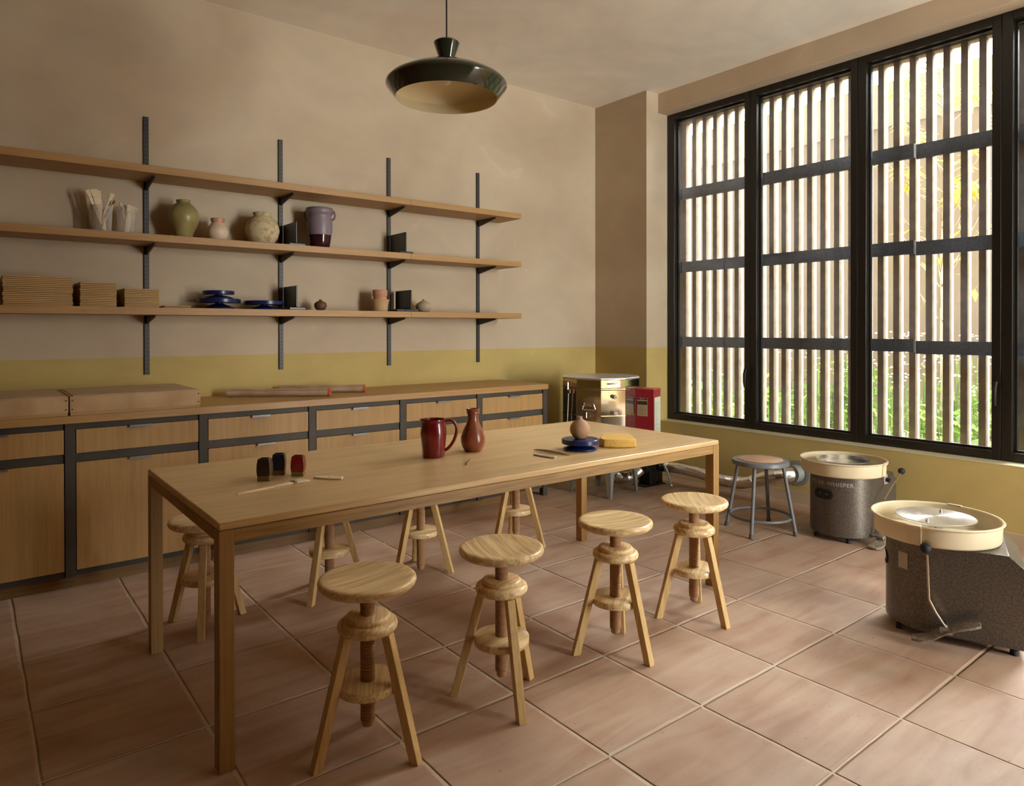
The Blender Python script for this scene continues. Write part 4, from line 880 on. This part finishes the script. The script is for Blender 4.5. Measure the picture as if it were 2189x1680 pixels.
# stand: four folded legs with a deep top rail
feet = [(-0.870, -1.033), (-0.511, -0.973), (-0.946, -0.663), (-0.570, -0.590)]
fc = Vector((sum(f[0] for f in feet)/4-KX, sum(f[1] for f in feet)/4-KY, 0))
kang = math.radians(10)
st = MB()
for sx, sy in ((-1, -1), (1, -1), (-1, 1), (1, 1)):
    m_ = MB(); q = 0.195
    R = Matrix.Translation((fc.x, fc.y, 0)) @ Matrix.Rotation(kang, 4, 'Z')
    x, y = sx*q, sy*q
    for flip in (0, 1):
        pr = [(0, 0), (0, 0.234), (-0.13, 0.234), (-0.13, 0.198), (-0.060, 0.185), (-0.048, 0.165), (-0.026, 0)]
        vs = []
        for t_ in (0, 0.003):
            for u, z in pr:
                if flip: vs.append(R @ Vector((x-sx*t_, y+sy*u, z)))
                else: vs.append(R @ Vector((x+sx*u, y-sy*t_, z)))
        n7 = len(pr); m_.add(vs, [tuple(range(n7))[::-1], tuple(range(n7, 2*n7))]+[(i, (i+1) % n7, n7+(i+1) % n7, n7+i) for i in range(n7)])
    m_.build('stand_leg', M['galv'], kl, smooth=False)
m_ = MB(); R = Matrix.Translation((fc.x, fc.y, 0)) @ Matrix.Rotation(kang, 4, 'Z')
for s in (-1, 1):
    m_.box(-0.19, 0.19, s*0.192-0.0015, s*0.192+0.0015, 0.196, 0.2345, R); m_.box(s*0.192-0.0015, s*0.192+0.0015, -0.19, 0.19, 0.196, 0.2345, R)
m_.build('stand_rail', M['galv'], kl, smooth=False)
# controller box hung on the kiln
KBL = Vector((-0.668, -1.047, 0)); kth = math.radians(-70)
kb = MB(); B = Matrix.Translation((KBL.x-KX, KBL.y-KY, 0)) @ Matrix.Rotation(kth, 4, 'Z')
WB, DB = 0.192, 0.150; ZB0, ZB1 = 0.36, 0.838
cbx = MB().box(0, WB, 0, DB, ZB0, ZB1-0.012, B).build('controller_box', M['redbox'], kl, bevel=0.002)
m_ = MB(); m_.box(-0.001, WB+0.001, -0.001, DB+0.001, ZB1-0.0118, ZB1, B); m_.build('box_top', M['redboxtop'], cbx, bevel=0.002)
m_ = MB()
for k in range(7): m_.box(0.03+0.022*k, 0.034+0.022*k, 0.02, 0.03, ZB1, ZB1+0.0006, B)
m_.build('vent_holes', M['labelink'], cbx, smooth=False)
m_ = MB(); m_.box(WB+0.0012, WB+0.0020, 0.010, DB-0.010, 0.50, ZB1-0.065, B); m_.build('side_label', M['palelabel'], cbx, smooth=False)['label'] = 'pale printed label'
m_ = MB()
for k in range(18):
    w = random.uniform(0.3, 0.95); m_.box(WB+0.0021, WB+0.0024, 0.02, 0.02+0.11*w, 0.52+0.0125*k, 0.5235+0.0125*k, B)
m_.build('side_print', M['galv'], cbx, smooth=False)
m_ = MB(); m_.box(0.058, 0.142, -0.0022, -0.0006, 0.628, 0.768, B); m_.build('rating_plate', M['tanlabel'], cbx, smooth=False)
m_ = MB(); m_.box(0.060, 0.140, -0.0027, -0.0023, 0.752, 0.766, B); m_.box(0.060, 0.140, -0.0027, -0.0023, 0.715, 0.743, B)
for k in range(8):
    w = random.uniform(0.6, 1.0); m_.box(0.066, 0.066+0.068*w, -0.0027, -0.0023, 0.638+0.009*k, 0.6395+0.009*k, B)
m_.build('plate_print', M['labelink'], cbx, smooth=False)

def text_mesh(body, size, mapf, name, m, parent, space=1.0, ext=0.0):
    cu = bpy.data.curves.new(name, 'FONT'); cu.body = body; cu.size = size; cu.align_x = 'CENTER'; cu.align_y = 'CENTER'; cu.space_character = space; cu.offset = ext
    to = bpy.data.objects.new(name, cu); COL.objects.link(to); dg = bpy.context.evaluated_depsgraph_get(); dg.update()
    me0 = bpy.data.meshes.new_from_object(to.evaluated_get(dg)); bpy.data.objects.remove(to)
    b = bmesh.new(); b.from_mesh(me0)
    for v in b.verts: v.co = mapf(v.co.x, v.co.y)
    b.to_mesh(me0); b.free(); me0.materials.clear(); me0.materials.append(m)
    o = bpy.data.objects.new(name, me0); COL.objects.link(o); o.parent = parent; return o
text_mesh('SKUTT', 0.0135, lambda x, y: B @ Vector((0.100+x, -0.0031, 0.759+y)), 'plate_lettering', M['tanlabel'], cbx, 1.0, 0.0003)
m_ = MB(); m_.tube([B @ Vector((0.082, -0.0006, 0.782)), B @ Vector((0.082, -0.003, 0.782))], 0.003, 10)
for z in (0.815, 0.62): m_.tube([B @ Vector((0.008, -0.0006, z)), B @ Vector((0.008, -0.003, z))], 0.003, 10)
m_.build('screws', M['chrome'], cbx)

# blower under the kiln with its ducts
bv = thing('vent_blower', 'black vent blower box on the floor under the kiln', 'fan', (-0.300, -0.925, 0), 0.0)
MB().box(-0.07, 0.19, -0.012, 0.135, 0.0, 0.004).build('base_plate', M['blackmatte'], bv, smooth=False)
MB().box(0.0, 0.165, 0.0, 0.115, 0.0042, 0.215).build('fan_housing', M['black'], bv, bevel=0.003)
MB().lathe([(0, 0), (0.055, 0), (0.055, 0.03), (0.045, 0.035), (0, 0.035)], 28, mat=Matrix.Translation((-0.0002, 0.058, 0.135)) @ Matrix.Rotation(-PI/2, 4, 'Y')).build('motor', M['black'], bv)
MB().tube([(0.125, -0.0005, 0.155), (0.15, -0.055, 0.155)], 0.045, 24).build('outlet_collar', M['black'], bv)
m_ = MB(); m_.tube([(0.10, -0.006, 0.13), (0.10, -0.03, 0.09), (0.12, -0.03, 0.05), (0.10, -0.05, 0.02), (0.06, -0.03, 0.012), (0.11, -0.02, 0.03), (0.14, -0.05, 0.012), (0.15, -0.02, 0.010)], 0.005, 8); m_.build('power_cable', M['blackmatte'], bv)
def duct(path, r, name, label, ribs=0.015):
    # smooth path
    P = [Vector(p) for p in path]; out = []
    for i in range(len(P)-1):
        p0 = P[max(0, i-1)]; p1 = P[i]; p2 = P[i+1]; p3 = P[min(len(P)-1, i+2)]; n = max(2, int((p2-p1).length/(ribs/2)))
        for k in range(n):
            s = k/n; out.append(0.5*((2*p1)+(p2-p0)*s+(2*p0-5*p1+4*p2-p3)*s*s+(3*p1-p0-3*p2+p3)*s**3))
    out.append(P[-1]); rs = [r*(1.0 if k % 2 else 0.87) for k in range(len(out))]
    return out, rs
dp, dr = duct([(-0.148, -0.985, 0.155), (-0.140, -1.12, 0.160), (-0.120, -1.28, 0.148), (-0.10, -1.45, 0.124), (-0.09, -1.58, 0.120), (-0.085, -1.67, 0.132), (-0.072, -1.755, 0.160)], 0.048, '', '')
base = Vector((-0.10, -1.60, 0))
dt = thing('exhaust_duct', 'silver flexible exhaust duct running from the blower to the window wall', 'duct', tuple(base))
MB().tube([tuple(p-base) for p in dp], dr, 22).build('flexible_hose', M['foil'], dt, smooth=True, angle=80)
m_ = MB(); pp_ = [Vector((-0.073, -1.752, 0.158)), Vector((-0.050, -1.82, 0.182)), Vector((-0.02, -1.875, 0.205)), Vector((0.03, -1.92, 0.215)), Vector((0.085, -1.955, 0.22))]
m_.tube([tuple(p-base) for p in pp_], [0.048, 0.055, 0.058, 0.058, 0.058], 28)
for p, q in ((pp_[2], pp_[3]), (pp_[3], pp_[4])):
    d = (q-p).normalized()*0.006; m_.tube([tuple(p-d-base), tuple(p+d-base)], 0.061, 28)
m_.build('steel_elbow', M['chrome'], dt)
m_ = MB(); m_.tube([tuple(Vector((0.086, -1.956, 0.22))-base), tuple(Vector((0.150, -1.965, 0.22))-base)], 0.064, 28); m_.lathe([(0, 0), (0.095, 0), (0.095, 0.004), (0, 0.004)], 36, mat=Matrix.Translation(Vector((0.1525, -1.965, 0.22))-base) @ Matrix.Rotation(PI/2, 4, 'Y')); m_.build('wall_flange', M['galv'], dt)
dp, dr = duct([(-0.60, -0.78, 0.10), (-0.50, -0.80, 0.075), (-0.44, -0.83, 0.078), (-0.39, -0.855, 0.10), (-0.342, -0.867, 0.130)], 0.048, '', '')
base = Vector((-0.45, -0.82, 0)); di = thing('inlet_duct', 'short silver duct bending up into the blower under the kiln', 'duct', tuple(base))
MB().tube([tuple(p-base) for p in dp], dr, 22).build('flexible_hose', M['foil'], di, angle=80)
br_ = MB(); br_.tube([(-0.285, -1.02, 0.245), (-0.255, -1.07, 0.15), (-0.245, -1.10, 0.045)], 0.008, 10); br_.lathe([(0, -0.017), (0.012, -0.012), (0.017, 0), (0.012, 0.012), (0, 0.017)], 14, -0.245, -1.10, 0.030)
bs = Vector((-0.245, -1.10, 0)); o = MB(); o.v = [tuple(Vector(v)-bs-Vector((0, 0, 0.013))) for v in br_.v]; o.f = br_.f; o.mi = br_.mi
tag(o.build('leg_strut', M['galv'], loc=tuple(bs+Vector((0, 0, 0.013)))), 'slanting grey metal strut with a round foot beside the blower', 'strut')

# ------------------------------------------------------------------ metal stool
ms = thing('metal_stool', 'blue-grey metal stool with a round tan seat by the window wall', 'stool', (-0.714, -2.201, 0), math.radians(-27))
MB().lathe([(0, 0.430), (0.170, 0.430), (0.176, 0.433), (0.176, 0.452), (0.171, 0.459), (0.140, 0.4605), (0, 0.4605)], 64).build('seat_rim', M['stoolgrey'], ms, angle=40)
MB().lathe([(0, 0.4607), (0.136, 0.4607), (0.138, 0.4625), (0.136, 0.4635), (0, 0.4635)], 64).build('seat', M['hardboard'], ms, angle=40)
m_ = MB()
for k in range(8):
    a = 2*PI*k/8; m_.lathe([(0, 0.0012), (0.003, 0.0008), (0.004, 0)], 10, 0.122*math.cos(a), 0.122*math.sin(a), 0.4636)
m_.build('rivets', M['chrome'], ms)
for k in range(4):
    a = PI/4+k*PI/2; c, s = math.cos(a), math.sin(a)
    MB().tube([(0.140*c, 0.140*s, 0.4299), (0.212*c, 0.212*s, 0.028)], 0.0115, 16).build('leg', M['stoolgrey'], ms)
    MB().tube([(0.2115*c, 0.2115*s, 0.0279), (0.2165*c, 0.2165*s, 0.0)], [0.0145, 0.0155], 16).build('foot_cap', M['rubber'], ms)
m_ = MB(); m_.tube([(0.186*math.cos(2*PI*k/64), 0.186*math.sin(2*PI*k/64), 0.102) for k in range(65)], 0.0085, 12, False); m_.build('foot_ring', M['stoolgrey'], ms)

# ------------------------------------------------------------------ pottery wheels (front = local +X)
def pottery_wheel(loc, ang, label, second):
    t = thing('pottery_wheel', label, 'pottery wheel', (loc[0], loc[1], 0), ang, 'electric pottery wheels by the windows')
    hw = 0.190; zb, zt = 0.034, 0.400
    arc = [(hw*math.cos(a), hw*math.sin(a)) for a in [(-PI/2+PI*k/36) for k in range(37)]]
    b = MB(); vs = []; n = len(arc)
    for x, y in arc: vs.append((x, y, zb))
    for x, y in arc: vs.append((x, y, zt))
    e = [(-0.305, hw, zb), (-0.305, -hw, zb), (-0.305, hw, 0.352), (-0.305, -hw, 0.352), (-0.250, hw, zt), (-0.250, -hw, zt)]
    k0 = len(vs); vs += e
    fs = [(i, i+1, n+i+1, n+i) for i in range(n-1)]
    fs.append(tuple(range(n))[::-1]+(k0+1, k0)); fs.append(tuple(range(n, 2*n))+(k0+4, k0+5))
    fs.append((n-1, k0, k0+2, k0+4, 2*n-1)); fs.append((0, n, k0+5, k0+3, k0+1)); fs.append((k0, k0+1, k0+3, k0+2)); fs.append((k0+2, k0+3, k0+5, k0+4))
    b.add(vs, fs); b.build('body', M['wheelbody'], t, bevel=0.003)
    for x, y in ((0.13, 0.10), (0.13, -0.10), (-0.27, 0.15), (-0.27, -0.15)):
        MB().lathe([(0, 0), (0.017, 0), (0.015, 0.02), (0.006, 0.024), (0.006, 0.0338), (0, 0.0338)], 16).build('foot', M['blackmatte'], t, loc=(x, y, 0))
    MB().lathe([(0.045, 0.4005), (0.228, 0.4005), (0.236, 0.404), (0.240, 0.412), (0.243, 0.476), (0.249, 0.4785), (0.2525, 0.483), (0.249, 0.4875), (0.243, 0.487), (0.2385, 0.482), (0.2365, 0.414), (0.232, 0.408), (0.045, 0.4065)], 96).build('splash_pan', M['pan'], t, angle=40)
    so = math.radians(-18 if second else 4)
    for s in (0, PI):
        a0 = PI/2+s+so; m_ = MB(); vs = []
        K = 8; w = 0.11
        for k in range(K+1):
            a = a0-w+2*w*k/K; c, si = math.cos(a), math.sin(a)
            for r, z in ((0.2405, 0.412), (0.2455, 0.412), (0.2480, 0.474), (0.2555, 0.478), (0.2565, 0.486), (0.249, 0.4905), (0.240, 0.4895)): vs.append((r*c, r*si, z))
        fs = [(k*7+j, (k+1)*7+j, (k+1)*7+j+1, k*7+j+1) for k in range(K) for j in range(6)]+[tuple(range(7)), tuple(K*7+j for j in range(7))[::-1]]
        m_.add(vs, fs); m_.build('pan_joint', M['pan'], t, angle=40)
    MB().box(-0.05, 0.05, 0.150, 0.189, 0.4003, 0.4120).build('pan_clip', M['blackmatte'], t, smooth=False)
    MB().lathe([(0, 0.409), (0.030, 0.409), (0.030, 0.470), (0, 0.470)], 24).build('spindle', M['chrome'], t)
    MB().lathe([(0, 0.4702), (0.153, 0.4702), (0.155, 0.472), (0.155, 0.480), (0.153, 0.482), (0, 0.482)], 80).build('wheel_head', M['head'], t, angle=30)
    # carrying grip on the round front
    def curve(u, z, r): a = u/hw; return Vector((r*math.cos(a), r*math.sin(a), z))
    ga = -0.03 if not second else 0.0
    g = MB(); vs = []; fs = []
    out = []
    for k in range(32):
        a = 2*PI*k/32; ux = 0.036*(1 if math.cos(a) > 0 else -1)+0.030*math.cos(a) if abs(math.cos(a)) > 1e-6 else 0
        out.append((ux, 0.031*math.sin(a)))
    for r, sc in ((hw+0.0005, 1.0), (hw+0.004, 0.98), (hw+0.004, 0.78), (hw+0.0015, 0.74)):
        vs += [tuple(curve(ga+u*sc, 0.285+z*(sc if sc > .9 else sc*0.92), r)) for u, z in out]
    for q in range(3):
        for k in range(32): fs.append((q*32+k, q*32+(k+1) % 32, (q+1)*32+(k+1) % 32, (q+1)*32+k))
    vs.append(tuple(curve(ga, 0.285, hw+0.001))); c0 = len(vs)-1
    for k in range(32): fs.append((96+k, 96+(k+1) % 32, c0))
    g.add(vs, fs); g.build('carrying_grip', M['blackmatte'], t)
    m_ = MB()
    for s in (-1, 1):
        c = curve(ga+s*0.058, 0.285, hw+0.004); m_.lathe([(0, -0.002), (0.0045, 0), (0, 0.002)], 10, c.x, c.y, c.z)
    m_.build('grip_screws', M['chrome'], t)
    if not second:
        text_mesh('PO RK-WHISPER', 0.034, lambda x, y: curve(0.010+x, 0.352+y, hw+0.0012), 'lettering', M['decal'], t, 1.12, 0.0004)
        m_ = MB(); m_.box(-0.175, -0.130, hw+0.0005, hw+0.003, 0.335, 0.392); m_.build('switch_plate', M['decal'], t, smooth=False)
        m_ = MB(); m_.lathe([(0, 0), (0.014, 0), (0.012, 0.022), (0, 0.022)], 16, mat=Matrix.Translation((-0.158, hw+0.0031, 0.362)) @ Matrix.Rotation(-PI/2, 4, 'X')); m_.build('switch_knob', M['blackmatte'], t)
        rod = [(-0.225, 0.250, 0.405), (-0.115, 0.250, 0.345), (0.0, 0.250, 0.275), (0.02, 0.250, 0.12), (0.035, 0.250, 0.066)]; kp = (-0.236, 0.250, 0.414)
    else:
        m_ = MB(); m_.box(-0.215, -0.195, -0.02, 0.005, zt, zt+0.008); m_.build('toggle_switch', M['rubber'], t, smooth=False)
        m_ = MB()
        for x, y in ((0.03, 0.10), (-0.02, -0.10)): m_.lathe([(0, 0.009), (0.006, 0.008), (0.007, 0)], 12, x, y, 0.4821)
        m_.build('bat_pins', M['chrome'], t)
        vs = [tuple(curve(0.150+0.0*u+0.045*u, 0.310+0.035*v, hw+0.0026)) for u in (0, 1) for v in (-1, 1)]
        m_ = MB(); m_.add(vs, [(0, 1, 3, 2)]); m_.build('serial_label', M['decal'], t, smooth=False)['label'] = 'worn pale label'
        rod = [(0.028, 0.250, 0.375), (0.021, 0.250, 0.195), (-0.003, 0.250, 0.145), (-0.037, 0.250, 0.092)]; kp = (0.034, 0.250, 0.402)
    ped = thing_part = None
    m_ = MB(); m_.tube(rod, 0.0042, 10); rod_o = m_.build('pedal_rod', M['rod'], t)
    m_ = MB(); m_.lathe([(0, -0.020), (0.012, -0.017), (0.019, -0.008), (0.021, 0.002), (0.018, 0.012), (0.009, 0.018), (0, 0.019)], 20, *kp); m_.build('lever_knob', M['blackmatte'], rod_o)
    m_ = MB(); x0 = rod[-1][0]; z0 = rod[-1][2]; vs = []
    path = [(x0+0.120, z0-0.065, 0.026), (x0+0.095, z0-0.062, 0.036), (x0+0.045, z0-0.048, 0.036), (x0+0.0, z0-0.018, 0.024), (x0-0.05, z0+0.012, 0.034), (x0-0.098, z0+0.030, 0.036), (x0-0.118, z0+0.036, 0.024)]
    for x, z, w in path:
        z = max(z, 0.012)
        vs += [(x, 0.25-w, z-0.005), (x, 0.25+w, z-0.005), (x, 0.25+w, z+0.005), (x, 0.25-w, z+0.005)]
    n = len(path); fs = [(0, 1, 2, 3), tuple(4*(n-1)+i for i in (3, 2, 1, 0))]
    for k in range(n-1):
        for i in range(4): fs.append((4*k+i, 4*k+(i+1) % 4, 4*k+4+(i+1) % 4, 4*k+4+i))
    m_.add(vs, fs); m_.box(x0-0.022, x0+0.022, 0.232, 0.268, z0-0.022, z0-0.004); m_.tube([(x0, 0.190, z0-0.014), (x0, 0.235, z0-0.014)], 0.008, 10)
    m_.build('foot_pedal', M['clay'], t, bevel=0.003)
    return t
pottery_wheel((-0.400, -2.580), PI, 'grey pottery wheel with raised lettering, standing against the window wall', False)
pottery_wheel((-1.400, -3.480), math.atan2(0.938, -0.346), 'grey pottery wheel nearest the camera, its clay-crusted foot pedal in view', True)
